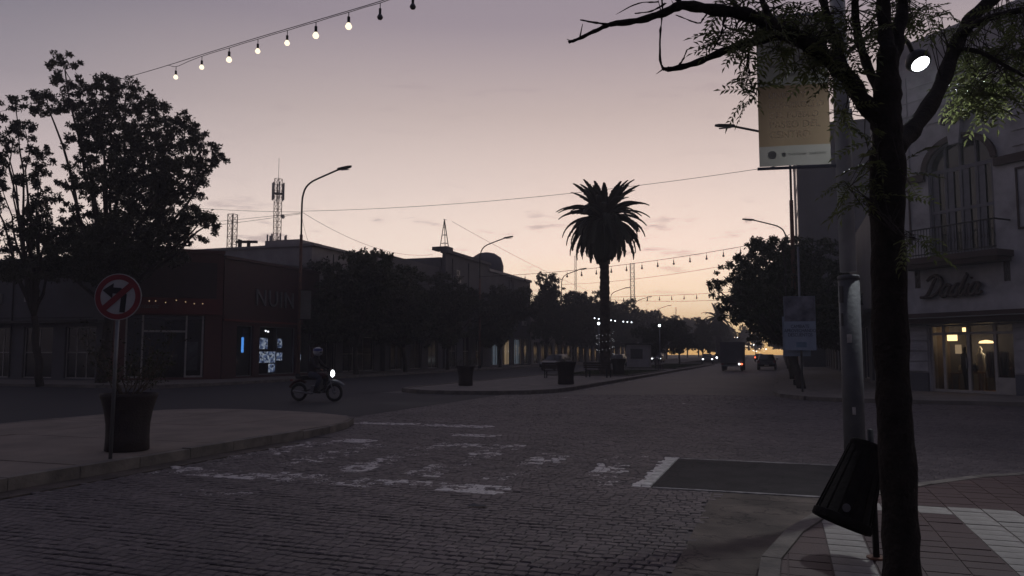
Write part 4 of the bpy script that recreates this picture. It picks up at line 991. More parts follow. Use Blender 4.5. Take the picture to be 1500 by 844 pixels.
# left pavement row: in front of the shops, then the long row up the avenue
put_tree(2, (-27.9, 47.2, .12), (1.15, 1.15, 1.16), .6, 'round street tree in front of the pale block right of the maroon shop')
put_tree(0, (-27.8, 54.5, .12), (1.12, 1.12, 1.0), 2.2, 'street tree before the blind walled building, left of the roof mast')
put_tree(1, (-27.8, 62.5, .12), (1.15, 1.15, .92), 4.1, 'street tree directly below the roof mast')
put_tree(2, (-27.8, 76, .12), (1.1, 1.1, 1.15), 1.1, 'street tree below the second left street lamp')
put_tree(1, (-27.5, 91.5, .12), (1.0, 1.0, 1.22), 5.2, 'tall tree at the right end of the tank roof building')
names = ['first', 'second', 'third', 'fourth', 'fifth', 'sixth', 'seventh', 'eighth', 'ninth', 'tenth', 'eleventh', 'twelfth']
for i, (yy, s, k) in enumerate(((101, 1.05, 0), (111, 1.12, 2), (121, .98, 1), (133, 1.12, 0), (146, 1.16, 2), (160, 1.05, 1), (176, 1.2, 0), (194, 1.25, 2), (214, 1.2, 1), (240, 1.3, 0), (275, 1.4, 2), (320, 1.6, 1))):
    put_tree(k, (-26.8 + random.uniform(-.5, .5), yy, .12), (s * 1.1, s * 1.1, s * (1.05 if k == 1 else 1.12)), i * 1.3, '%s tree of the dark row up the left pavement beyond the palm' % names[i])
for i, (yy, s, k) in enumerate(((82, .62, 2), (96, .66, 0), (122, .72, 1), (160, .85, 2), (205, .95, 0), (260, 1.1, 1))):
    put_tree(k, (-12 + random.uniform(-.6, .6), yy, .12), s, i * 2.1 + .5, '%s small tree on the median lawn behind the palm' % names[i])
# right pavement row
for i, (x, yy, s, k, rz) in enumerate(((.55, 47, (.98, .98, .98), 0, .4), (.9, 57.5, (1.0, 1.0, .98), 2, 2.6), (.6, 77, (1.1, 1.1, 1.0), 1, 5), (.6, 100, 1.1, 0, 1.2), (.6, 128, 1.15, 2, 3.3), (.6, 165, 1.2, 1, .4), (.6, 215, 1.3, 0, 2.4), (.6, 280, 1.5, 2, 4.4))):
    put_tree(k, (x, yy, .12), s, rz, '%s tree behind the leafy front tree on the right pavement' % names[i])
for p in protos:                                   # the three models stand in the picture too
    pass
protos[0].location = (-27.2, 360, .12); protos[0].scale = (1.7,) * 3; protos[0]['label'] = 'last far tree closing the left row at the horizon'
protos[1].location = (-10, 330, .12); protos[1].scale = (1.2,) * 3; protos[1]['label'] = 'far tree at the very end of the median'
protos[2].location = (1, 350, .12); protos[2].scale = (1.7,) * 3; protos[2]['label'] = 'last far tree closing the right row at the horizon'
# leafy front tree on the right pavement, outline from the photograph
D2 = 35.
L3 = [(1142, 352, 18, 12), (1112, 362, 22, 16), (1130, 385, 26, 20), (1085, 385, 22, 18), (1160, 385, 26, 24), (1060, 405, 20, 18), (1098, 415, 30, 22), (1140, 420, 34, 26), (1175, 405, 30, 30),
      (1046, 420, 13, 13), (1064, 440, 22, 18), (1105, 450, 34, 22), (1150, 460, 40, 24), (1190, 440, 34, 34), (1072, 462, 20, 12), (1215, 420, 34, 40), (1225, 470, 34, 24), (1185, 480, 40, 18), (1120, 485, 30, 12), (1240, 440, 26, 40)]
lobe_tree('leafy_street_tree', 'full leafy tree nearest on the right, spreading left over the road', (.75, 34.6, .12), plobes(L3, D2, 2.0), .2, .14, 56, 10., 'leaf_b', 'tree', None, 8)

# palms: every frond its own piece
def frond_mesh(seed, L, droop, nleaf=46):
    rs = np.random.default_rng(seed); mb = MB(); pts = []
    for i in range(13):
        t_ = i / 12; ang = lerp(0, droop, t_ ** 1.25); pts.append((t_, ang))
    P = [Vector((0, 0, 0))]; 
    for i in range(1, 13):
        a = pts[i][1]; P.append(P[-1] + Vector((math.cos(a), 0, -math.sin(a))) * (L / 12))
    mb.tube(P, [lerp(.05, .012, i / 12) for i in range(13)], 4)
    for k in range(nleaf):
        t_ = .1 + .88 * k / nleaf; f = t_ * 12; i = min(int(f), 11); p = P[i].lerp(P[i + 1], f - i); dr = (P[i + 1] - P[i]).normalized(); upv = Vector((0, 1, 0)).cross(dr)
        ll = (.62 * math.sin(math.pi * min(t_ * .85 + .12, 1)) + .12) * L * .2
        for sd in (-1, 1):
            q = (dr * .85 + Vector((0, sd, 0)) * .62 - Vector((0, 0, 1)) * rs.uniform(.1, .45) + upv * -.05).normalized() * ll
            wv = dr * .045
            mb.add([p - wv, p + wv, p + q * .6 + wv * .8, p + q, p + q * .6 - wv * .8], [(0, 1, 2, 3, 4)])
    me = mb.mesh('frond'); me.materials.append(M['palm_leaf']); return me
fmesh = [frond_mesh(s_, 1., R(dg)) for s_, dg in ((1, 75), (2, 95), (3, 80), (4, 60), (5, 48))]
def palm(name, label, base, H, Lf, nf, tr, seed):
    rs = random.Random(seed); o = thing(name, label, 'palm tree', base); mb = MB(); prof = []
    for i in range(60):
        t_ = i / 59; z = t_ * H; r_ = tr * (1.12 - .2 * t_)
        if t_ < .05: r_ *= 1.25
        if t_ > .80: r_ = tr * (1.0 + .55 * math.sin((t_ - .80) / .2 * math.pi * .75))
        prof.append((r_ * (1.06 if i % 2 else .96), z))
    tk = mb.lathe(prof, 18).build('trunk', 'palm_trunk', o)
    for v in tk.data.vertices:
        k = 1 + .06 * math.sin(v.co.z * 9 + math.atan2(v.co.y, v.co.x) * 3) + rs.uniform(-.04, .04); v.co.x *= k; v.co.y *= k
    cr = thing('x', None, None); bpy.data.objects.remove(cr)
    for k in range(nf):
        t_ = (k + .5) / nf; el = lerp(86, -66, t_ ** .8) + rs.uniform(-7, 7); az = k * 2.39996 + rs.uniform(-.2, .2)
        mi = 4 if el > 60 else 0 if el > 30 else 1 if el > 0 else 2 if el > -30 else 3
        L = Lf * rs.uniform(.86, 1.06) * (1. if el > -20 else .86)
        f = mobj('frond', fmesh[mi], 'palm_leaf', o); f.location = (.16 * math.cos(az), .16 * math.sin(az), H - .1 + .3 * math.sin(R(el)))
        f.rotation_euler = (rs.uniform(-.25, .25), -R(el), az); f.scale = (L, L * 1.1, L)
    return o
pb = G(887, 549, .12); PB = Vector((pb.x, pb.y, .12))
PALM = palm('palm_tree', 'tall single date palm silhouetted against the sky on the median', PB, 10.6, 3.25, 170, .32, 2)
palm('palm_tree', 'small far palm hanging over the end of the avenue, left of the leafy tree', (-9.9, 134, .12), 7.0, 3.4, 46, .5, 3)
# tiny lights wound round the palm's trunk
lt = thing('trunk_lights', 'strands of tiny white lights wound round the palm trunk', 'string lights', PB)
for k in range(46):
    a = k * .42; z = 1.35 + k * .033 + .05 * math.sin(k)
    MB().sphere((.60 * math.cos(a), .60 * math.sin(a), z + random.uniform(-.06, .06)), random.uniform(.012, .022), 6, 4).build('tiny_bulb', 'tiny', lt)
MB().tube([(.585 * math.cos(k * .21), .585 * math.sin(k * .21), 1.35 + k * .0165) for k in range(92)], .006, 4).build('cable', 'black', lt)

# --- near tree on our corner
def pdpts(lst): return [atD(px, py, d) for px, py, d in lst]
NT_B = G(1320, 872, SWZ)
NTo = thing('near_street_tree', 'dark trunked street tree in the right foreground with feathery leaves', 'tree', (NT_B.x, NT_B.y, SWZ))
off = -Vector((NT_B.x, NT_B.y, SWZ)); DT = depth_of(NT_B.x, NT_B.y)
tm = MB()
trunk = [(1322, 880, DT), (1320, 800, DT), (1316, 700, DT), (1310, 600, DT), (1305, 500, DT + .03), (1302, 400, DT + .06), (1300, 300, DT + .1), (1300, 230, DT + .1), (1300, 180, DT + .1), (1300, 120, DT + .1), (1301, 70, DT + .1)]
tp = cat_rom(pdpts(trunk), 6)
rad = []
for i, p in enumerate(tp):
    t_ = i / (len(tp) - 1); rad.append((.108 - .045 * max(0, (t_ - .68) / .32) + .004 * math.sin(i * 1.1) + .004 * math.sin(i * .47 + 2) + .02 * max(0, 1 - t_ * 7)))
tm.tube([p + off for p in tp], rad, 16)
def branch(lst, r0, r1, n=8, sub=5):
    pp = cat_rom(pdpts(lst), sub); m_ = len(pp) - 1
    tm.tube([p + off for p in pp], [lerp(r0, r1, i / m_) * .8 * (1 + .12 * math.sin(i * 1.7)) for i in range(m_ + 1)], n); return pp
d0 = DT + .1
BR = [branch([(1302, 215, d0), (1290, 180, d0), (1262, 145, d0), (1235, 105, d0 - .05), (1190, 70, d0 - .1), (1140, 42, d0 - .2), (1095, 22, d0 - .3), (1040, 14, d0 - .35), (1000, 8, d0 - .4), (975, 18, d0 - .4), (940, 29, d0 - .42), (893, 36, d0 - .45)], .085, .020),
      branch([(893, 36, d0 - .45), (870, 46, d0 - .45), (845, 58, d0 - .45), (833, 62, d0 - .45)], .016, .010, 6),
      branch([(893, 36, d0 - .45), (870, 33, d0 - .47), (850, 29, d0 - .48)], .010, .006, 6),
      branch([(1190, 70, d0 - .1), (1150, 52, d0 + .1), (1100, 62, d0 + .1), (1060, 75, d0 + .1), (1020, 92, d0 + .1), (985, 101, d0 + .1), (972, 101, d0 + .1)], .05, .016),
      branch([(972, 101, d0 + .1), (967, 88, d0 + .1), (967, 50, d0 + .1), (970, 20, d0 + .1), (969, -10, d0 + .1)], .012, .006, 6),
      branch([(990, 101, d0 + .1), (1000, 88, d0 + .1), (1007, 72, d0 + .1)], .009, .004, 5),
      branch([(1301, 100, d0), (1300, 75, d0), (1296, 40, d0 + .1), (1290, -40, d0 + .1)], .07, .05),
      branch([(1301, 120, d0), (1315, 60, d0 + .1), (1322, 10, d0 + .2), (1325, -40, d0 + .2)], .06, .04),
      branch([(1235, 105, d0), (1225, 60, d0 + .2), (1210, 20, d0 + .3), (1200, -40, d0 + .3)], .05, .03),
      branch([(1296, 150, d0), (1268, 90, d0 + .3), (1255, 40, d0 + .4), (1250, -30, d0 + .4)], .045, .03),
      branch([(1308, 220, d0 + .1), (1336, 190, d0 + .5), (1374, 135, d0 + 1.0), (1398, 72, d0 + 1.3), (1425, 25, d0 + 1.4), (1470, -15, d0 + 1.5)], .085, .065),
      branch([(1405, 52, d0 + 1.3), (1440, 30, d0 + 1.2), (1500, 14, d0 + 1.1), (1540, 5, d0 + 1.1)], .04, .028),
      branch([(1392, 72, d0 + 1.3), (1430, 75, d0 + 1.2), (1470, 95, d0 + 1.1), (1500, 112, d0 + 1.0)], .028, .014),
      branch([(1140, 42, d0 - .2), (1120, 10, d0 - .1), (1110, -30, d0)], .03, .02),
      branch([(1095, 22, d0 - .3), (1075, 5, d0 - .2), (1062, -30, d0 - .2)], .022, .014),
      branch([(1000, 8, d0 - .4), (990, -5, d0 - .4), (985, -30, d0 - .4)], .016, .012),
      branch([(1040, 14, d0 - .35), (1030, 28, d0 - .3), (1022, 34, d0 - .3), (990, 22, d0 - .3)], .008, .004, 5),
      branch([(1065, 20, d0 - .35), (1052, 60, d0 - .3), (1042, 75, d0 - .3)], .006, .003, 5),
      branch([(975, 5, d0 - .4), (955, 16, d0 - .4), (930, 20, d0 - .4)], .007, .004, 5), branch([(965, 3, d0 - .4), (935, 5, d0 - .4), (902, 21, d0 - .4)], .006, .003, 5),
      branch([(1098, 62, d0 + .1), (1096, 85, d0), (1100, 120, d0), (1108, 140, d0)], .005, .003, 5),
      branch([(1302, 330, d0 - .15), (1318, 345, d0 - .3), (1340, 348, d0 - .4)], .006, .003, 5)]
tk = tm.build('trunk', 'bark_near', NTo, True)
rs = random.Random(9)
for v in tk.data.vertices: v.co += Vector((rs.gauss(0, .0028), rs.gauss(0, .0028), 0))
twigs = MB()
# compound leaves: rachis with paired leaflets
def comp_leaf(seed):
    r_ = random.Random(seed); mb = MB(); L = .21; P = []
    for i in range(7): t_ = i / 6; P.append(Vector((L * t_, 0, -.05 * t_ * t_)))
    mb.tube(P, [.0022 - .0012 * i / 6 for i in range(7)], 3, False)
    def leaflet(p, dirv, l):
        dirv = dirv.normalized(); sd = dirv.cross(Vector((0, 0, 1))).normalized(); nr = Vector((0, 0, 1))
        wv = l * .17; mid = p + dirv * l * .5; tip = p + dirv * l - nr * l * .12
        mb.add([p, mid + sd * wv + nr * .004, tip, mid - sd * wv + nr * .004], [(0, 1, 2), (0, 2, 3)])
    for k in range(6):
        t_ = .22 + .13 * k; p = P[0].lerp(P[6], t_); p.z = -.05 * t_ * t_
        for s_ in (-1, 1): leaflet(p, Vector((.55, s_ * .8, r_.uniform(-.35, .1))), r_.uniform(.042, .058))
    leaflet(P[6], Vector((1, 0, -.3)), .055)
    me = mb.mesh('leaf'); me.materials.append(M['leaf_near']); return me
lm = [comp_leaf(s_) for s_ in range(5)]
regions = [  # px, py, rx, ry, depth, depth spread, count
    (1130, 20, 50, 30, d0 - .2, .5, 24), (1190, 35, 60, 45, d0, .6, 46), (1250, 30, 45, 50, d0 + .2, .6, 40), (1215, 90, 45, 30, d0, .5, 30), (1165, 70, 40, 30, d0 - .1, .5, 16),
    (1085, 55, 24, 20, d0 - .2, .3, 22), (1325, 25, 30, 40, d0 + .4, .5, 34), (1330, 70, 22, 26, d0 + .4, .4, 18), (1350, 20, 40, 24, d0 + .9, .4, 26), (1460, 95, 50, 38, d0 + 1.7, .5, 66), (1440, 140, 45, 26, d0 + 1.8, .5, 44),
    (1420, 100, 34, 34, d0 + 2.2, .5, 24), (1490, 70, 30, 30, d0 + 1.6, .4, 20), (1395, 55, 30, 22, d0 + 1.2, .4, 16), (1216, 128, 12, 10, d0 - .1, .1, 8), (1100, 132, 16, 14, d0, .1, 8), (1092, 125, 12, 8, d0, .1, 5),
    (1245, 265, 10, 14, d0 - .1, .15, 7), (1268, 292, 10, 10, d0 - .1, .15, 5), (1342, 348, 14, 6, d0 - .35, .1, 6), (1282, 230, 12, 40, d0 - .1, .2, 14), (1320, 270, 10, 50, d0 - .1, .2, 8), (1065, 52, 14, 8, d0 - .25, .15, 5),
    (1480, 20, 40, 20, d0 + 1.1, .4, 26), (1060, 5, 20, 10, d0 - .2, .3, 8), (1240, 165, 16, 20, d0, .2, 8)]
lit = []
for (px, py, rx, ry, dd, sp, cnt) in regions:
    for k in range(cnt):
        a = rs.uniform(0, 6.283); q = math.sqrt(rs.random())
        if math.hypot(px + rx * q * math.cos(a) - 1347, py + ry * q * math.sin(a) - 92) < 58: continue
        p = atD(px + rx * q * math.cos(a), py + ry * q * math.sin(a), dd + rs.uniform(-sp, sp) * .6)
        lit.append((p, rs.uniform(0, 6.283), rs.uniform(-.9, .3), rs.uniform(-.6, .6), rs.randrange(5), rs.uniform(.8, 1.25) * (1.35 if dd > d0 + 1.4 else 1)))
rs.shuffle(lit)
crown = None
V, Fc = [], []
parts = lit[:299]; rest = lit[299:]
for p, az, tilt, roll, k, s_ in rest:
    m_ = Matrix.Translation(p + off) @ Matrix.Rotation(az, 4, 'Z') @ Matrix.Rotation(-tilt, 4, 'Y') @ Matrix.Rotation(roll, 4, 'X') @ Matrix.Scale(s_, 4)
    o_ = len(V); me = lm[k]; V += [tuple(m_ @ v.co) for v in me.vertices]; Fc += [tuple(i + o_ for i in pl_.vertices) for pl_ in me.polygons]
me = bpy.data.meshes.new('crown'); me.from_pydata(V, [], Fc); crown = mobj('crown', me, 'leaf_near', NTo); crown['kind'] = 'stuff'
for p, az, tilt, roll, k, s_ in parts:
    o = mobj('leaf', lm[k], 'leaf_near', NTo); o.matrix_local = Matrix.Translation(p + off) @ Matrix.Rotation(az, 4, 'Z') @ Matrix.Rotation(-tilt, 4, 'Y') @ Matrix.Rotation(roll, 4, 'X') @ Matrix.Scale(s_, 4)
# fine twigs carrying the leaves, each joined to the closest branch
bp_pts = [p for b_ in BR for p in b_]
for p, az, tilt, roll, k, s_ in lit:
    c_ = min(rs.sample(bp_pts, 60), key=lambda q: (q - p).length)
    if (c_ - p).length < .62:
        twigs.tube([c_ + off, (c_ + p) / 2 + off + Vector((rs.uniform(-.04, .04), rs.uniform(-.04, .04), rs.uniform(-.02, .05))), p + off], [.005, .0035, .0025], 4, False)
for pp in BR[:2] + BR[3:4]:        # knobs and stubs on the bare branches
    for q in pp[len(pp) // 3::4]:
        e = Vector((rs.uniform(-.05, .05), rs.uniform(-.05, .05), rs.uniform(-.05, .09))); twigs.tube([q + off, q + off + e], [.006, .002], 4)
o = twigs.build('twigs', 'bark', NTo); o['kind'] = 'stuff'
# ================================================================== STREET FURNITURE
# tall street lamps: one model for each side, copied along the kerbs
def street_lamp(label, rust_base=True):
    o = thing('street_lamp', label, 'street lamp', (0, 0, 0), 0, 'tall curved-arm street lamps')
    MB().tube([(0, 0, 0), (0, 0, .25)], .16, 12).build('base', 'metal_dark', o)
    MB().tube([(0, 0, .2), (0, 0, 5.2), (0, 0, 8.6)], [.11, .10, .09], 12).build('pole', 'rust' if rust_base else 'metal_grey', o, True)
    P = [(0, 0, 8.5), (0, 0, 10.4), (.06, 0, 11.0), (.25, 0, 11.45), (.6, 0, 11.75), (1.1, 0, 11.95), (2.6, 0, 12.42)]
    MB().tube(cat_rom(P, 5), .055, 10).build('arm', 'metal_dark', o, True)
    h = MB().prism([(2.45, -.07), (2.6, -.14), (3.2, -.13), (3.4, 0), (3.2, .13), (2.6, .14), (2.45, .07)], -.05, .06, Matrix.Translation((0, 0, 12.42)) @ Matrix.Translation((2.6, 0, 0)) @ Matrix.Rotation(R(-7), 4, 'Y') @ Matrix.Translation((-2.6, 0, 0)))
    hd = h.build('lamp_head', 'metal_dark', o)
    MB().box(2.65, 3.2, -.1, .1, 12.34, 12.352).build('lens', 'white', hd)
    return o
sl0 = street_lamp('nearest left street lamp, standing in front of the maroon shop'); sl0.location = (-27.2, 39.4, .12)
ords = ['second', 'third', 'fourth', 'fifth', 'sixth']
for i, yy in enumerate((68.7, 98, 129, 152, 181)): dup(sl0, None, '%s street lamp along the left pavement, arm reaching right' % ords[i], (-27.2, yy, .12), 0)
for i, yy in enumerate((38, 66, 96, 126)): dup(sl0, None, '%s street lamp along the right pavement, arm reaching left' % ['nearest', 'second', 'third', 'fourth'][i], (.62, yy, .12), math.pi)
# fascia flag on the nearest left lamp
o = thing('pole_banner', 'small pale banner hung on the nearest left street lamp', 'banner', (-27.2, 39.25, .12)); o.rotation_euler.z = R(30)
MB().box(.14, .74, -.01, .01, 3.5, 5.2).build('panel', 'banner_cream', o); MB().bar((0, 0, 5.23), (.76, 0, 5.23), .03).build('bracket', 'metal_dark', o); MB().bar((0, 0, 3.47), (.76, 0, 3.47), .03).build('bracket', 'metal_dark', o)

# big post on our corner with pedestrian luminaire
PP = G(1256, 757, SWZ); PX, PY = PP.x, PP.y
LP = thing('lamp_post', 'thick grey lamp post beside the foreground tree, with a glaring white lamp', 'lamp post', (PX, PY, SWZ))
MB().tube([(0, 0, 0), (0, 0, 2.22)], .096, 20).build('lower_pole', 'galv', LP, True)
MB().lathe([(.096, 2.22), (.101, 2.222), (.101, 2.25), (.094, 2.262), (.078, 2.266)], 20).build('collar', 'galv', LP, True)
MB().tube([(0, 0, 2.3), (-.015, 0, 6), (-.03, 0, 10)], [.077, .072, .058], 18).build('upper_pole', 'galv_lamplit', LP, True)
MB().tube(cat_rom([(-.03, 0, 9.9), (-.04, 0, 10.6), (-.12, 0, 11.1), (-.5, 0, 11.6), (-2.6, 0, 12.3)], 5), .05, 10).build('arm', 'metal_dark', LP, True)
MB().prism([(-3.4, -.1), (-2.5, -.13), (-2.5, .13), (-3.4, .1)], 12.26, 12.36).build('lamp_head', 'metal_dark', LP)
for (a0, a1, za, zb, mm_) in ((-2.0, -1.55, 1.62, 1.70, 'paint'), (-2.75, -2.2, 2.0, 2.16, 'banner_ink'), (-2.6, -2.3, 1.78, 1.9, 'banner_ink'), (-1.75, -1.45, .95, 1.02, 'paint')):
    st_ = MB()
    for k in range(4):
        b0_, b1_ = lerp(a0, a1, k / 4), lerp(a0, a1, (k + 1) / 4)
        st_.add([(.0985 * math.cos(b0_), .0985 * math.sin(b0_), za), (.0985 * math.cos(b1_), .0985 * math.sin(b1_), za), (.0985 * math.cos(b1_), .0985 * math.sin(b1_), zb), (.0985 * math.cos(b0_), .0985 * math.sin(b0_), zb)], [(0, 1, 2, 3)])
    st_.build('sticker', mm_, LP)
LAMP = atD(1347, 92, 8.35); lo = LAMP - Vector((PX, PY, SWZ))
UPV = Vector((0, 0, 1)); ln_ = (-ray(1347, 92).normalized() * .66 + (RT * .57 - UPV * .82) * .75).normalized()      # way the lens faces
MB().tube(cat_rom([(0, 0, lo.z - .25), (lo.x * .4, lo.y * .4, lo.z + .12), (lo.x * .8, lo.y * .8, lo.z + .2), (lo.x - ln_.x * .14, lo.y - ln_.y * .14, lo.z - ln_.z * .14)], 5), .025, 8).build('bracket_arm', 'metal_dark', LP, True)
tilt = (-ln_).to_track_quat('Z', 'Y').to_matrix().to_4x4(); tilt.translation = lo
hd = MB().lathe([(.115, -.02), (.135, .03), (.11, .1), (.05, .15), (.02, .17)], 20, tilt).build('luminaire', 'metal_dark', LP, True)
MB().lathe([(.02, -.055), (.06, -.05), (.09, -.03), (.098, -.01)], 20, tilt).build('lens', 'lamp_led', hd, True)
ll = bpy.data.lights.new('lamp_light', 'SPOT'); ll.energy = 270; ll.color = (.90, .95, 1.0); ll.shadow_soft_size = .1; ll.spot_size = R(170); ll.spot_blend = .6
llo = bpy.data.objects.new('lamp_light', ll); C.objects.link(llo); llo.parent = LP; llo.location = lo + tilt.to_3x3() @ Vector((0, 0, -.10))
llo.rotation_euler = (0, 0, 0)
# banner on the big post
BN = thing('street_banner', 'large cream and brown printed banner hung on the thick lamp post', 'banner', (PX - .08, PY, SWZ))
bx0, bx1 = -.71, -.04; z0, z1 = 3.36, 4.86
def cloth(za, zb, nm, mm_, par):            # slightly rippled single sheet of fabric
    mb = MB(); nx_, nz_ = 14, 10; vv = []
    for j in range(nz_ + 1):
        for i in range(nx_ + 1):
            x = lerp(bx0, bx1, i / nx_); z = lerp(za, zb, j / nz_); vv.append((x, -.008 + .007 * math.sin(x * 9 + z * 2.2) * (1 - abs(2 * i / nx_ - 1) * .4), z))
    mb.add(vv, [(j * (nx_ + 1) + i, j * (nx_ + 1) + i + 1, (j + 1) * (nx_ + 1) + i + 1, (j + 1) * (nx_ + 1) + i) for j in range(nz_) for i in range(nx_)])
    return mb.build(nm, mm_, par, True)
pnl = cloth(z0 + .81, z1, 'panel', 'banner_green', BN); cloth(z0 + .20, z0 + .81, 'brown_field', 'banner_brown', pnl); cloth(z0, z0 + .20, 'cream_strip', 'banner_cream', pnl)
for i, (tt, zz_, sz) in enumerate((('UNIÓN Y', .68, .085), ('DESARROLLO', .58, .085), ('DEL PUEBLO', .48, .085), ('PASEO DEL', .38, .098), ('CENTRO', .28, .098))):
    text_obj('lettering', tt, sz, 'banner_text', pnl, (bx0 + .10, -.0185, z0 + zz_), ext=.001, sx=.98)
text_obj('lettering', 'CENTRO', .14, 'banner_cream', pnl, (bx0 + .10, -.0185, z0 + 1.0), ext=.001)
text_obj('lettering', 'COMERCIAL', .05, 'banner_cream', pnl, (bx0 + .2, -.0185, z0 + .9), ext=.001)
MB().lathe([(.042, 0), (.042, .002)], 18, Matrix.Translation((bx0 + .12, -.0185, z0 + .11)) @ Matrix.Rotation(R(90), 4, 'X')).build('emblem', 'banner_logo', pnl)
MB().lathe([(.022, 0), (.022, .002)], 14, Matrix.Translation((bx0 + .23, -.0185, z0 + .11)) @ Matrix.Rotation(R(90), 4, 'X')).build('emblem', 'banner_logo', pnl)
text_obj('lettering', 'municipio', .045, 'banner_logo', pnl, (bx0 + .27, -.0185, z0 + .1), ext=.001); text_obj('lettering', 'turismo', .05, 'banner_logo', pnl, (bx0 + .47, -.0185, z0 + .1), ext=.001)
for z in (z0 - .02, z1 + .02): MB().bar((bx0 - .02, -.006, z), (.08, -.006, z), .025).build('bracket', 'metal_grey', BN)
BN.rotation_euler.z = R(8)
# tilted litter bin on its own post
BP = G(1284, 818, SWZ); DB_ = depth_of(BP.x, BP.y)
LB = thing('litter_bin', 'dark litter bin tipped over on its post beside the foreground trunk', 'litter bin', (BP.x, BP.y, SWZ))
ob = -Vector((BP.x, BP.y, SWZ))
MB().tube([(0, 0, 0), (-.01, 0, .95)], .024, 10).build('post', 'metal_dark', LB, True); MB().lathe([(.07, 0), (.07, .012)], 14).build('base_plate', 'rust', LB)
a = atD(1273, 650, DB_) + ob; b_ = atD(1232, 768, DB_ - .12) + ob; ax = (b_ - a); L = ax.length
mm = ax.to_track_quat('Z', 'Y').to_matrix().to_4x4(); mm.translation = a
body = MB().lathe([(.115, 0), (.125, .02), (.20, L), (.208, L), (.208, L - .05), (.19, L - .03), (.185, L - .012), (.11, .04), (.001, .035)], 26, mm, True, False).build('bin_body', 'plastic_dark', LB, True)
for k in range(14):
    a_ = k * 6.28319 / 14; MB().bar(mm @ Vector((.128 * math.cos(a_), .128 * math.sin(a_), .05)), mm @ Vector((.2 * math.cos(a_), .2 * math.sin(a_), L - .06)), .010).build('rib', 'plastic_dark', LB)
MB().lathe([(.212, L - .055), (.216, L - .05), (.216, L - .01), (.212, L + .002)], 26, mm, False, False).build('rim_band', 'plastic_dark', LB, True)
MB().lathe([(.128, .01), (.131, .02), (.131, .045), (.128, .055)], 26, mm, False, False).build('rim_band', 'plastic_dark', LB, True)
MB().lathe([(.03, 0), (.03, .002)], 16, Matrix.Translation(atD(1240, 744, DB_ - .36) + ob) @ (-FWD).to_track_quat('Z', 'Y').to_matrix().to_4x4()).build('sticker', 'metal_grey', LB)
c_ = a.lerp(b_, .3); MB().bar(c_, (0, 0, c_.z + .02), .02).build('pivot_bracket', 'metal_dark', LB)
# poster board on the nearest right lamp
PS = thing('poster_board', 'pale blue printed poster board on its own pole, standing on the right pavement', 'poster', (.72, 31.6, .12), R(4)); PS.scale = (.86, 1, .9)
pnl = MB().box(-.70, .62, -.06, -.02, 1.75, 4.05).build('panel', 'poster_blue', PS)
MB().box(-.69, .61, -.064, -.061, 2.98, 4.04).build('photo_area', 'poster_photo', pnl)
for i, tt in enumerate(('CAMBIATE', 'APROVECHANDO', 'DESCUENTOS')): text_obj('lettering', tt, .20, 'poster_ink', pnl, (-.04, -.064, 2.70 - i * .18), ext=.002, align='CENTER', sx=.82)
MB().box(-.22, .22, -.064, -.061, 1.88, 2.1).build('logo_block', mat('logo_blue', (.16, .25, .33), .7, scale=3), pnl)
MB().box(-.76, .40, .16, .2, 1.5, 3.2).build('rear_panel', 'poster_blue', PS)
MB().bar((0, -.02, 3.9), (0, .18, 3.9), .05).build('clamp', 'metal_dark', PS)
MB().tube([(0, .08, 0), (0, .08, 6.2)], .05, 10).build('pole', 'metal_grey', PS, True)
# no-left-turn sign on the near median
sg = G(160, 673, .14)
SG = thing('no_left_turn_sign', 'round red and white no left turn sign on a leaning post', 'road sign', (sg.x, sg.y, .138), R(20))
dS = depth_of(sg.x, sg.y); ctr = atD(173, 435, dS); q = Matrix.Rotation(-R(20), 4, 'Z') @ (ctr - Vector((sg.x, sg.y, .138)))
MB().tube([(0, .03, 0), (q.x * .98, q.y + .03, q.z + .3)], .026, 10).build('post', 'metal_grey', SG, True)
dm = Matrix.Translation(q) @ Matrix.Rotation(R(90), 4, 'X') @ Matrix.Rotation(R(-4), 4, 'Z') @ Matrix.Scale(.85, 4)
disc = MB().lathe([(.385, -.004), (.385, .004)], 40, dm).build('disc', mat('sign_white', (.40, .40, .40), .5, (.30, .30, .29), 4), SG)
def ring(r0, r1, y, n=40):
    mb = MB()
    for i in range(n):
        a0, a1 = 6.28319 * i / n, 6.28319 * (i + 1) / n
        mb.add([dm @ Vector((r * math.cos(a), r * math.sin(a), y)) for r, a in ((r0, a0), (r1, a0), (r1, a1), (r0, a1))], [(0, 1, 2, 3)])
    return mb
ring(.285, .37, .008).build('red_ring', 'sign_red', disc)
MB().prism([(-.235, .175), (.165, -.235), (.235, -.165), (-.165, .245)][::1], .011, .013, dm @ Matrix.Scale(-1, 4, (1, 0, 0))).build('red_bar', 'sign_red', disc)
MB().prism([(.05, -.25), (.14, -.25), (.14, .05), (.09, .12), (.03, .15), (-.09, .15), (-.09, .22), (-.26, .09), (-.09, -.03), (-.09, .05), (.03, .05), (.05, .03)], .0075, .0095, dm).build('arrow', 'sign_black', disc)
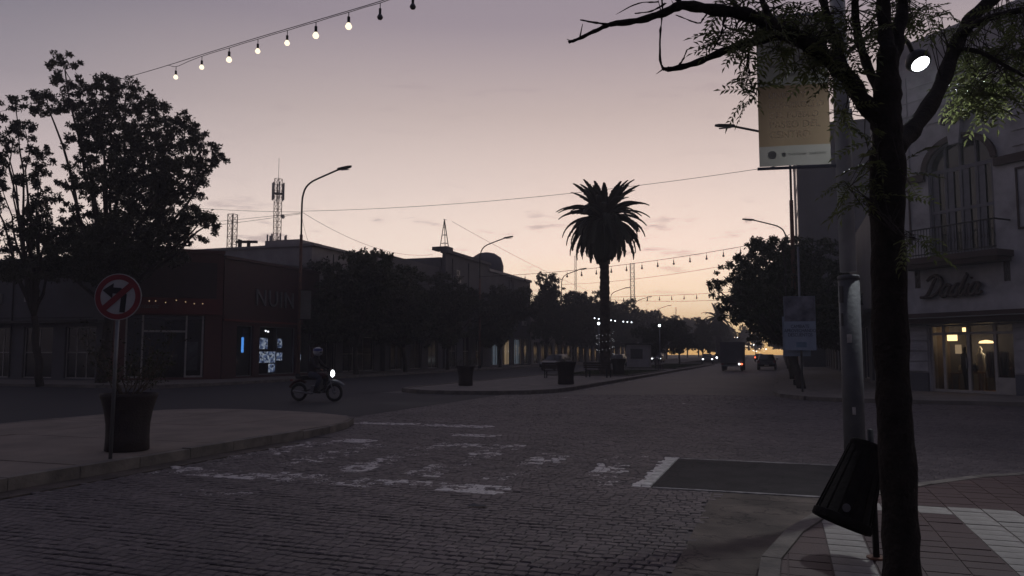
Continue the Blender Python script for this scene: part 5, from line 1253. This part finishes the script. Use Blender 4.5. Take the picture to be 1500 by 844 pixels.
# big planters
def planter(label, loc, s=1., shrub=True, seed=1):
    o = thing('planter_pot', label, 'planter', loc, 0, 'large dark planter pots'); o.scale = (s,) * 3
    MB().lathe([(.30, 0), (.345, .02), (.335, .25), (.34, .45), (.37, .65), (.42, .84), (.445, .90), (.445, .95), (.41, .95), (.39, .86), (.001, .86)], 28, None, True, False).build('pot', 'pot', o, True)
    MB().lathe([(.385, .85), (.3, .885), (.001, .9)], 18, None, False, False).build('soil', 'soil', o, True)
    r_ = random.Random(seed); mb = MB(); tips = []
    for k in range(22 if shrub else 8):
        a = r_.uniform(0, 6.28); p = Vector((.2 * math.cos(a) * r_.random(), .2 * math.sin(a) * r_.random(), .87)); P = [p]; L = r_.uniform(.4, 1.25) if shrub else r_.uniform(.2, .5)
        for i in range(6): p = p + Vector((math.cos(a) * .10 + r_.uniform(-.06, .06), math.sin(a) * .10 + r_.uniform(-.06, .06), L / 6)); P.append(p)
        mb.tube(P, [.008 - .001 * i for i in range(7)], 4)
        for q_ in P[2:]:
            for _ in range(2):
                e = q_ + Vector((r_.uniform(-.2, .2), r_.uniform(-.2, .2), r_.uniform(-.02, .16))); mb.tube([q_, e], [.004, .002], 3); tips.append(tuple(e))
    mb.build('dry_stems', 'dry', o)
    rs_ = np.random.default_rng(seed); mobj('leaves', quadmesh('leaves', leaf_quads(tips, [.08] * len(tips), 5, .05, rs_)), 'leaf_a', o)
    return o
pg = G(186, 660, .14)
planter('big dark planter pot with a dry shrub behind the no left turn sign', (pg.x, pg.y, .138), .9, True, 4)
pg = G(829, 563, .11); planter('dark planter pot near the corner of the far median', (pg.x, pg.y, .11), 1.12, False, 5)
pg = G(906, 549, .11); planter('dark planter pot beside the palm, on its right', (pg.x, pg.y, .11), 1.15, False, 6)
pg = G(682, 565, .11); planter('dark planter pot at the left tip of the far median', (pg.x, pg.y, .11), .95, False, 7)
# benches round the palm
def bench(label, loc, rz):
    o = thing('park_bench', label, 'bench', loc, rz, 'benches on the far median')
    for k in range(4): MB().box(-.9, .9, -.22 + k * .115, -.12 + k * .115, .43, .465).build('seat_slat', 'bark2', o)
    for k in range(3): MB().box(-.9, .9, .25 + k * .02, .28 + k * .02, .55 + k * .13, .65 + k * .13).build('back_slat', 'bark2', o)
    for x in (-.75, .75): MB().box(x - .03, x + .03, -.2, -.14, 0, .43).box(x - .03, x + .03, .2, .27, 0, .9).box(x - .028, x + .028, -.2, .25, .38, .43).build('leg', 'metal_dark', o)
    return o
bench('park bench left of the palm on the median', (-12.6, 44.5, .11), R(180)); bench('park bench close to the kerb, in front of the palm', (-10.6, 46.5, .11), R(160)); bench('park bench beyond the palm planter', (-10.2, 69.0, .11), R(90))
# globe lamp posts on the median
def globe_lamp(label, px, py, d):
    p = atD(px, py, d); o = thing('globe_lamp', label, 'lamp', (p.x, p.y, .11), 0, 'globe lamps on the median')
    MB().tube([(0, 0, 0), (0, 0, p.z - .3)], [.06, .04], 10).build('post', 'metal_grey', o, True); MB().lathe([(.1, 0), (.1, .3), (.06, .4)], 12).build('base', 'metal_dark', o)
    MB().sphere((0, 0, p.z - .11), .12, 14, 10).build('globe', M['globe'], o, True); MB().lathe([(.06, p.z - .36), (.1, p.z - .28)], 12).build('cap', 'metal_dark', o)
M['globe'] = emit('globe', (.88, .95, 1.), 4)
globe_lamp('globe lamp shining just left of the palm trunk', 877, 474, 66); globe_lamp('globe lamp shining right of the palm above a pale post', 966, 477, 74)
# small pale kiosk and signs on the median
KS = thing('kiosk', 'small pale kiosk cabinet on the median right of the palm', 'kiosk', (-13.6, 78, .11))
MB().box(-1.1, 1.1, -.8, .8, 0, 2.3).build('cabin', 'stucco', KS); MB().box(-1.3, 1.3, -1.0, 1.0, 2.3, 2.45).build('roof', 'metal_dark', KS); MB().box(-.7, .5, -.83, -.801, .9, 1.9).build('shutter', 'glass_dark', KS)

# ================================================================== CABLES AND BULBS
def px_line(p0, p1, n):
    """points on a pixel line whose inverse depth runs evenly: a straight line in space; p = (px, py, depth)"""
    out = []
    for i in range(n + 1):
        t_ = i / n; w_ = lerp(1 / p0[2], 1 / p1[2], t_); out.append(atD(lerp(p0[0], p1[0], t_), lerp(p0[1], p1[1], t_), 1 / w_))
    return out
def sagline(a, b_, sag, n=24):
    a, b_ = Vector(a), Vector(b_); return [a.lerp(b_, i / n) - Vector((0, 0, sag * 4 * (i / n) * (1 - i / n))) for i in range(n + 1)]
def cable(label, a, b_, sag, r=.012):
    o = MB().tube(sagline(a, b_, sag), r, 5).build('cable', 'black'); tag(o, label, 'cable', 'overhead cables'); return o
def bulb(parent, p, rb, m, drop=.18):
    s_ = rb / .05
    so_ = MB().tube([p, p - Vector((0, 0, drop - rb * 1.6))], .007 * s_, 5).tube([p - Vector((0, 0, drop - rb * 1.9)), p - Vector((0, 0, drop))], .022 * s_, 8).build('socket', 'black', parent)
    MB().lathe([(.001, -1.9 * rb), (.6 * rb, -1.75 * rb), (.95 * rb, -1.25 * rb), (1. * rb, -.9 * rb), (.7 * rb, -.3 * rb), (.45 * rb, .05 * rb)], 12, Matrix.Translation(p - Vector((0, 0, drop)))).build('bulb', m, parent, True)
FS = thing('festoon_string', 'string of glowing bulbs sloping up across the sky at upper left', 'string lights', (PX, PY, 6.6))
fo = -Vector((PX, PY, 6.6))
def fd(px): return 1 / lerp(1 / 24., 1 / 8., (px) / 1215.)
ln = [(-40, 174), (60, 148), (205, 108), (296, 80), (378, 55), (463, 30), (557, 2), (640, -26), (800, -74), (1000, -128), (1222, -190)]
pts = [atD(x, yy, fd(x)) + fo for x, yy in ln]
MB().tube(cat_rom(pts, 4), .007, 5).build('carrier_wire', 'black', FS)
def string_y(px):
    for (x0, y0), (x1, y1) in zip(ln, ln[1:]):
        if x0 <= px <= x1: return lerp(y0, y1, (px - x0) / (x1 - x0))
bx = [258, 296, 336, 378, 421, 463, 511, 557, 605]
fl = [atD(x, string_y(x) + (6 if i == 0 else 2.5), fd(x)) + fo for i, x in enumerate(bx)]
wp = [atD(246, string_y(246), fd(246)) + fo]
for i, p in enumerate(fl):
    wp.append(p)
    if i + 1 < len(fl): wp.append((p + fl[i + 1]) / 2 + Vector((0, 0, .005)))
MB().tube(cat_rom(wp, 4), .006, 5).build('bulb_cord', 'black', FS)
for i, p in enumerate(fl): bulb(FS, p, .05 if i not in (2, 5, 6) else .058, 'bulb' if i < 7 else 'bulb_off', .19)
def festoon(label, a, b_, sag, bulbs, m, rb, drop=.35, r=.02):
    o = thing('festoon_string', label, 'string lights', a, 0, 'bulb strings across the avenue'); pts = [p - Vector(a) for p in sagline(a, b_, sag, 40)]
    MB().tube(pts, r, 5).build('carrier_wire', 'black', o)
    for t_ in bulbs:
        f = t_ * 40; i = min(int(f), 39); bulb(o, pts[i].lerp(pts[i + 1], f - i), rb, m if not callable(m) else m(t_), drop)
    return o
festoon('string of unlit bulbs across the avenue behind the palm crown', (-27.2, 68.7, 8.9), (.62, 66, 10.9), .55, [.12 + .05 * k for k in range(17)], 'bulb_off', .10, .42)
festoon('lower far string of unlit bulbs near the end of the avenue', (-27.2, 98, 8.9), (.62, 96, 9.2), .3, [.3 + .055 * k for k in range(12)], 'bulb_off', .11, .4)
a = atD(846, 462, 62); b_ = atD(950, 470, 70)
o = thing('festoon_string', 'short row of seven lit bulbs behind the palm trunk', 'string lights', a)
pts = [atD(846, 461, 62) - a, atD(890, 466, 65) - a, atD(930, 469, 68) - a, atD(962, 468, 72) - a]; MB().tube(pts, .012, 5).build('carrier_wire', 'black', o)
for px, py in ((871, 463), (877, 464), (895, 466), (901, 467), (913, 468), (919, 468.5), (925, 469)): bulb(o, atD(px, py - 1, 66.5) - a, .055, 'bulb_far', .2)
for i, (p0, p1, lab) in enumerate((((1052, 489, 160), (1080, 492, 160), 'bulbs glinting under the far palm at the end of the avenue'), ((1094, 499, 118), (1122, 507, 122), 'lit bulbs under the leafy tree beyond the truck, upper row'), ((1092, 506, 150), (1124, 518, 150), 'lit bulbs beyond the truck close to the road, lower row'))):
    pts = px_line(p0, p1, 14); o = thing('festoon_string', lab, 'string lights', pts[0]); MB().tube([p - pts[0] for p in pts], .012, 4).build('carrier_wire', 'black', o)
    for k in (0, 3, 5, 6, 7, 9, 12, 14): bulb(o, pts[k] - pts[0] + Vector((0, 0, random.uniform(-.6, .6) * (1 if i else .3))), .085, 'speck' if k % 3 else 'speck_warm', .2)
cable('long cable between the nearest lamps of both sides of the avenue', (-27.2, 39.4, 10.15), (.62, 38, 10.45), .45)
cable('cable running down from the nearest left lamp to the mast roof', (-27.2, 39.4, 10.1), (-30, 64, 10.6), .9)
cable('upper cable from the nearest left lamp off to the left', (-27.2, 39.4, 10.1), (-46, 44, 12.9), .2)
cable('middle cable from the nearest left lamp off to the left', (-27.2, 39.4, 10.05), (-60, 46, 11.6), .3)
cable('lower cable from the nearest left lamp off to the left', (-27.2, 39.4, 10.0), (-56, 40, 9.9), .45)
cable('slack cable hanging from the lamp to the pale block roof', (-27.2, 39.4, 9.9), (-31.5, 47, 9.3), .5, .01)
cable('cable from the roof mast down toward the tree row', (-29.6, 67.4, 14.2), (-26.9, 112, 10.8), .3, .016)
cable('cable crossing behind the palm crown', (-27.2, 98, 10.6), (.62, 66, 9.6), .5, .016)
cable('thick cable across the avenue near its far end', (-27.2, 129, 10.6), (.62, 96, 8.2), .4, .026)
for i, (a, b_) in enumerate((((0, 338, 60), (60, 345, 60)), ((0, 352, 60), (60, 362, 60)), ((0, 372, 52), (70, 366, 60)))):
    P = px_line(a, b_, 4); o = MB().tube([P[0] + (P[0] - P[-1]) * 2] + P + [P[-1] + (P[-1] - P[0]) * 3], .02, 5).build('cable', 'black'); tag(o, '%s cable seen through the ragged tree at the left edge' % ['top', 'middle', 'bottom'][i], 'cable', 'overhead cables')

# ================================================================== VEHICLES AND PEOPLE
def wheel(parent, x, y, z, r, wd, spokes=5):
    m_ = Matrix.Translation((x, y, z)) @ Matrix.Rotation(R(90), 4, 'X')
    t_ = MB().lathe([(r * .62, -wd / 2), (r * .93, -wd / 2), (r, -wd * .3), (r, wd * .3), (r * .93, wd / 2), (r * .62, wd / 2)], 22, m_, False, False).build('wheel', 'rubber', parent, True)
    MB().lathe([(r * .62, -wd * .35), (r * .2, -wd * .45), (.001, -wd * .45)], 18, m_, False, False).lathe([(r * .62, wd * .35), (r * .2, wd * .45), (.001, wd * .45)], 18, m_, False, False).build('rim', 'metal_grey', t_)
def car(label, loc, rz, colour='car_grey', head=False, tail=False, group='cars on the avenue'):
    o = thing('car', label, 'car', loc, rz, group)
    low = [(-2.0, .32), (2.0, .32), (2.08, .55), (1.98, .78), (1.1, .92), (-1.75, .95), (-2.05, .85), (-2.1, .5)]
    def loft(prof, w0, w1, zb, zt, mat_, nm):
        mb = MB(); n_ = len(prof); v = []
        for s_ in (-1, 1):
            for x, z in prof: v.append((x, s_ * lerp(w0, w1, min(max((z - zb) / (zt - zb), 0), 1)), z))
        mb.add(v, [tuple(range(n_)), tuple(reversed(range(n_, 2 * n_)))] + [(i, n_ + i, n_ + (i + 1) % n_, (i + 1) % n_) for i in range(n_)])
        ob_ = mb.build(nm, mat_, o); bv = ob_.modifiers.new('bevel', 'BEVEL'); bv.width = .06; bv.segments = 2; return ob_
    loft(low, .82, .86, .3, .95, colour, 'body')
    loft([(1.0, .9), (.25, 1.42), (-1.2, 1.47), (-1.95, .92)], .80, .60, .9, 1.45, colour, 'cabin')
    MB().add([(1.0, -.7, .965), (1.0, .7, .965), (.34, .56, 1.40), (.34, -.56, 1.40)], [(0, 1, 2, 3)]).build('windscreen', 'glass_dark', o).location.x = .04
    MB().add([(-1.9, -.68, .98), (-1.9, .68, .98), (-1.31, .54, 1.42), (-1.31, -.54, 1.42)], [(3, 2, 1, 0)]).build('rear_window', 'glass_dark', o).location.x = -.05
    for s_ in (-1, 1):
        MB().add([(.82, s_ * .80, .98), (-.35, s_ * .80, .98), (-.35, s_ * .655, 1.38), (.2, s_ * .665, 1.36)], [(0, 1, 2, 3)]).build('side_window', 'glass_dark', o)
        MB().add([(-.42, s_ * .80, .98), (-1.65, s_ * .80, .98), (-1.2, s_ * .66, 1.37), (-.42, s_ * .655, 1.38)], [(0, 1, 2, 3)]).build('side_window', 'glass_dark', o)
        MB().box(1.97, 2.06, s_ * .64 - .11, s_ * .64 + .11, .62, .74).build('headlight', 'head' if head else 'white', o)
        MB().box(-2.12, -2.04, s_ * .7 - .09, s_ * .7 + .09, .66, .9).build('tail_light', 'tail' if tail else 'sign_red', o)
        MB().box(.75, .9, s_ * .92 - .09, s_ * .92 + .09, .95, 1.08).build('mirror', colour, o)
        for x in (-1.28, 1.3): wheel(o, x, s_ * .76, .3, .3, .2)
    MB().box(2.04, 2.12, -.78, .78, .34, .5).build('bumper', 'plastic_dark', o); MB().box(-2.16, -2.07, -.78, .78, .36, .54).build('bumper', 'plastic_dark', o)
    MB().box(-2.18, -2.165, -.2, .2, .4, .5).build('number_plate', 'paint', o)
    return o
car('grey parked hatchback seen from behind on the right of the road', (-1.35, 78, 0), R(90), 'car_grey')
car('dark car in the left carriageway beside the median planter', (-19.4, 68, 0), R(-96), 'car_grey')
car('car facing us with both headlights on, in the gap of the median', (-10.4, 117.5, 0), R(-84), 'car_dark', head=True)
car('far car with red tail lights ahead of the truck', (-3.9, 150, 0), R(90), 'car_dark', tail=True)
car('car with headlights on behind the palm planter, left carriageway', (-18.6, 92, 0), R(-90), 'car_dark', head=True)
car('car with headlights on beyond the globe lamp, left carriageway', (-19.2, 128, 0), R(-90), 'car_dark', head=True)
TR = thing('box_truck', 'small box truck driving away in the middle of the right carriageway', 'truck', (-4.15, 72.9, 0), R(90))
MB().box(-2.3, 1.0, -.98, .98, .75, 2.55).build('cargo_box', 'tarp', TR)
for s_ in (-1, 1): MB().box(-2.33, -2.302, min(s_ * .02, s_ * .94), max(s_ * .02, s_ * .94), .82, 2.48).build('rear_door', 'tarp', TR); MB().box(-2.4, -2.3, s_ * .8 - .1, s_ * .8 + .1, .56, .68).build('tail_light', 'tail' if s_ < 0 else 'sign_red', TR)
MB().box(-2.3, 2.6, -.4, .4, .45, .72).build('chassis', 'metal_dark', TR)
cb = MB().prism([(1.1, .5), (2.9, .5), (2.95, 1.1), (2.55, 2.1), (1.1, 2.15)], -.88, .88, Matrix.Rotation(R(90), 4, 'X')).build('cab', 'car_grey', TR)
MB().box(-2.42, -2.32, -.9, .9, .42, .55).build('bumper', 'metal_grey', TR)
for x in (-1.5, 2.1):
    for s_ in (-1, 1): wheel(TR, x, s_ * .8, .36, .36, .24)
MB().sphere((-2.42, -.62, .62), .07, 10, 6).build('lamp', 'head', TR)

def motorcycle(label, loc, rz, colour='maroon'):
    o = thing('motorcycle', label, 'motorcycle', loc, rz)
    for x in (-.64, .66):
        m_ = Matrix.Translation((x, 0, .3)) @ Matrix.Rotation(R(90), 4, 'X')
        prof = [(.3 + .05 * math.cos(a) - .045, .05 * math.sin(a)) for a in [6.28319 * k / 8 for k in range(9)]]
        w_ = MB().lathe(prof, 26, m_, False, False).build('wheel', 'rubber', o, True)
        MB().lathe([(.245, -.02), (.252, 0), (.245, .02), (.235, .0), (.245, -.02)], 26, m_, False, False).build('rim', 'metal_grey', w_)
        sp_ = MB()
        for k in range(12): a = k * math.pi / 6; sp_.tube([(x + .04 * math.cos(a + .3), 0, .3 + .04 * math.sin(a + .3)), (x + .245 * math.cos(a), 0, .3 + .245 * math.sin(a))], .004, 3)
        sp_.tube([(x, -.07, .3), (x, .07, .3)], .035, 8).build('spokes', 'metal_grey', w_)
    MB().tube(cat_rom([(-.64, .07, .3), (-.2, .07, .38), (0, .07, .35), (.3, .06, .42), (.42, .03, .8)], 5), .02, 6).tube(cat_rom([(-.64, -.07, .3), (-.2, -.07, .38), (0, -.07, .35), (.3, -.06, .42), (.42, -.03, .8)], 5), .02, 6).tube([(-.55, 0, .72), (.0, 0, .74), (.42, 0, .84)], .03, 6).build('frame', 'metal_dark', o)
    MB().box(-.15, .2, -.13, .13, .3, .52).lathe([(.09, 0), (.1, .12), (.08, .24)], 10, Matrix.Translation((.1, 0, .48)) @ Matrix.Rotation(R(15), 4, 'Y')).build('engine', 'metal_grey', o)
    MB().sphere((.12, 0, .84), 1, 14, 10, (.27, .14, .12)).build('tank', colour, o, True)
    MB().prism([(-.72, .80), (-.68, .74), (-.1, .74), (-.02, .82), (-.3, .85)], -.12, .12, Matrix.Rotation(R(90), 4, 'X')).build('seat', 'black', o)
    for s_ in (-1, 1): MB().tube([(.66, s_ * .08, .3), (.47, s_ * .08, .92)], .022, 8).build('fork', 'metal_grey', o)
    MB().tube(cat_rom([(.36, .36, 1.03), (.42, .2, 1.05), (.46, .1, .98), (.46, -.1, .98), (.42, -.2, 1.05), (.36, -.36, 1.03)], 4), .013, 6).build('handlebar', 'metal_dark', o)
    MB().tube(cat_rom([(.34, 0, .52), (.45, 0, .63), (.66, 0, .68), (.9, 0, .60), (1.0, 0, .52)], 4), [.045] * 17, 6).build('front_fender', 'metal_grey', o)
    MB().tube(cat_rom([(-.4, 0, .62), (-.6, 0, .68), (-.85, 0, .60), (-.98, 0, .45)], 4), [.05] * 13, 6).build('rear_fender', colour, o)
    hl = MB().lathe([(.04, -.1), (.1, -.04), (.12, .02)], 16, Matrix.Translation((.56, 0, .92)) @ Matrix.Rotation(R(90), 4, 'Y')).build('headlight', 'metal_dark', o, True)
    MB().lathe([(.118, .02), (.09, .055), (.001, .07)], 16, Matrix.Translation((.56, 0, .92)) @ Matrix.Rotation(R(90), 4, 'Y'), False, False).build('lens', 'head', hl, True)
    MB().box(-.95, -.9, -.05, .05, .66, .72).build('tail_light', 'sign_red', o)
    MB().tube([(.18, -.15, .36), (-.1, -.17, .26), (-.75, -.18, .34)], [.022, .03, .045], 8).build('exhaust', 'metal_grey', o, True)
    return o
def rider(label, loc, rz):
    o = thing('person', label, 'person', loc, rz)
    J = {'pel': (-.22, 0, .90, .15), 'waist': (-.19, 0, 1.06, .135), 'chest': (-.1, 0, 1.28, .155), 'neck': (-.03, 0, 1.46, .06), 'head': (.02, 0, 1.60, .10)}
    E_ = [('pel', 'waist'), ('waist', 'chest'), ('chest', 'neck'), ('neck', 'head')]
    for s_, n_ in ((1, 'l'), (-1, 'r')):
        J.update({'sh' + n_: (-.07, s_ * .2, 1.38, .07), 'el' + n_: (.1, s_ * .30, 1.15, .05), 'wr' + n_: (.31, s_ * .32, 1.07, .034),
                  'hip' + n_: (-.18, s_ * .12, .88, .10), 'kn' + n_: (.24, s_ * .21, .76, .068), 'an' + n_: (.06, s_ * .21, .38, .045), 'to' + n_: (.24, s_ * .22, .31, .036)})
        E_ += [('chest', 'sh' + n_), ('sh' + n_, 'el' + n_), ('el' + n_, 'wr' + n_), ('pel', 'hip' + n_), ('hip' + n_, 'kn' + n_), ('kn' + n_, 'an' + n_), ('an' + n_, 'to' + n_)]
    ks = list(J); me = bpy.data.meshes.new('body'); me.from_pydata([J[k][:3] for k in ks], [(ks.index(a), ks.index(b_)) for a, b_ in E_], [])
    bo = mobj('body', me, 'jacket', o); sk = bo.modifiers.new('skin', 'SKIN'); sk.use_smooth_shade = True
    for i, k in enumerate(ks): me.skin_vertices[0].data[i].radius = (J[k][3],) * 2
    me.skin_vertices[0].data[0].use_root = True
    bo.modifiers.new('sub', 'SUBSURF').render_levels = 2
    MB().sphere((.03, 0, 1.64), .15, 18, 12, (1.08, .92, 1.02)).build('helmet', 'helmet', o, True); MB().lathe([(.156, .02), (.160, .06), (.150, .10)], 18, Matrix.Translation((.03, 0, 1.64)), False, False).build('helmet_stripe', 'helmet_blue', o, True)
    MB().sphere((.12, 0, 1.625), .1, 12, 8, (.78, 1.05, .5)).build('visor', 'glass_dark', o, True)
    for s_ in (1, -1):      # legs' trousers and hands closed on the grips
        h = MB().sphere((.345, s_ * .325, 1.055), .04, 10, 6, (1.1, .95, .55))
        for k in range(4): yb = s_ * (.295 + k * .019); h.tube([(.37, yb, 1.06), (.393, yb, 1.045), (.39, yb, 1.02), (.37, yb, 1.012)], [.0095, .0095, .009, .008], 6)
        h.tube([(.345, s_ * .29, 1.045), (.36, s_ * .275, 1.03), (.375, s_ * .285, 1.016)], [.011, .010, .008], 6); h.build('hand', 'skin', o, True)
        MB().tube([(-.16, s_ * .12, .885), (.05, s_ * .17, .84), (.245, s_ * .212, .765)], [.118, .104, .084], 12).tube([(.245, s_ * .212, .77), (.16, s_ * .212, .58), (.07, s_ * .212, .40)], [.084, .072, .058], 12).build('trouser_leg', 'denim', o, True)
        MB().tube([(.03, s_ * .212, .345), (.12, s_ * .216, .325), (.27, s_ * .222, .305)], [.05, .048, .036], 10).build('shoe', 'black', o, True)
    return o
mg = G(463, 588, 0)
motorcycle('motorcycle with a bright round headlight crossing in front of the shops', (mg.x, mg.y, 0), R(4))
rider('rider in dark jacket with pale helmet and blue stripe, on the near motorcycle', (mg.x, mg.y, 0), R(4))
motorcycle('far motorcycle facing us with its headlight on, beside the waiting car', (-8.9, 115.5, 0), R(-84), 'car_dark')
rider('small far rider facing us on a motorcycle beside the waiting car', (-8.9, 115.5, 0), R(-84))
hb = bpy.data.lights.new('headlight_beam', 'SPOT'); hb.energy = 60; hb.color = (.93, .96, 1.); hb.spot_size = R(50); hb.spot_blend = .8; hb.shadow_soft_size = .05
hbo = bpy.data.objects.new('headlight_beam', hb); C.objects.link(hbo); hbo.parent = [o_ for o_ in C.objects if o_.name == 'motorcycle'][0]; hbo.location = (.66, 0, .92)
hbo.rotation_euler = Vector((-1, 0, .12)).to_track_quat('Z', 'Y').to_euler()
# litter and small wear on the near ground
for i, (px, py, s_) in enumerate(((700, 742, .10), (1003, 592, .08), (1300, 800, .0))):
    if s_:
        p = G(px, py, .006); o = MB().add([(p.x - s_, p.y - s_ * .4, .012), (p.x + s_, p.y - s_ * .3, .02), (p.x + s_ * .8, p.y + s_ * .5, .012), (p.x - s_ * .7, p.y + s_ * .4, .03)], [(0, 1, 2, 3)]); o.add([(v[0], v[1], v[2] - .003) for v in o.v[:4]], [(3, 2, 1, 0)])
        tag(o.build('paper_scrap', 'banner_ink' if i == 0 else 'paint'), ['dark scrap lying on the cobbles before the stop line', 'pale paper scrap lying on the far roadway'][i], 'litter')
# ================================================================== ADDED GLARE HAZE
hz = bpy.data.materials.new('glare_haze'); hz.use_nodes = True; t = hz.node_tree; t.nodes.clear()  # volume added to lift the distant darks, standing in for lens glare
pv = N(t, 'ShaderNodeVolumePrincipled'); pv.inputs['Color'].default_value = (.86, .86, .90, 1); pv.inputs['Density'].default_value = .0016; pv.inputs['Anisotropy'].default_value = .3
ho = N(t, 'ShaderNodeOutputMaterial'); t.links.new(pv.outputs[0], ho.inputs['Volume'])
HZ = MB().box(-520, 520, -100, 660, -1.4, 31).build('glare_haze', hz); tag(HZ, 'added thin even haze filling the air over the whole avenue', 'glare_haze', kind='stuff')
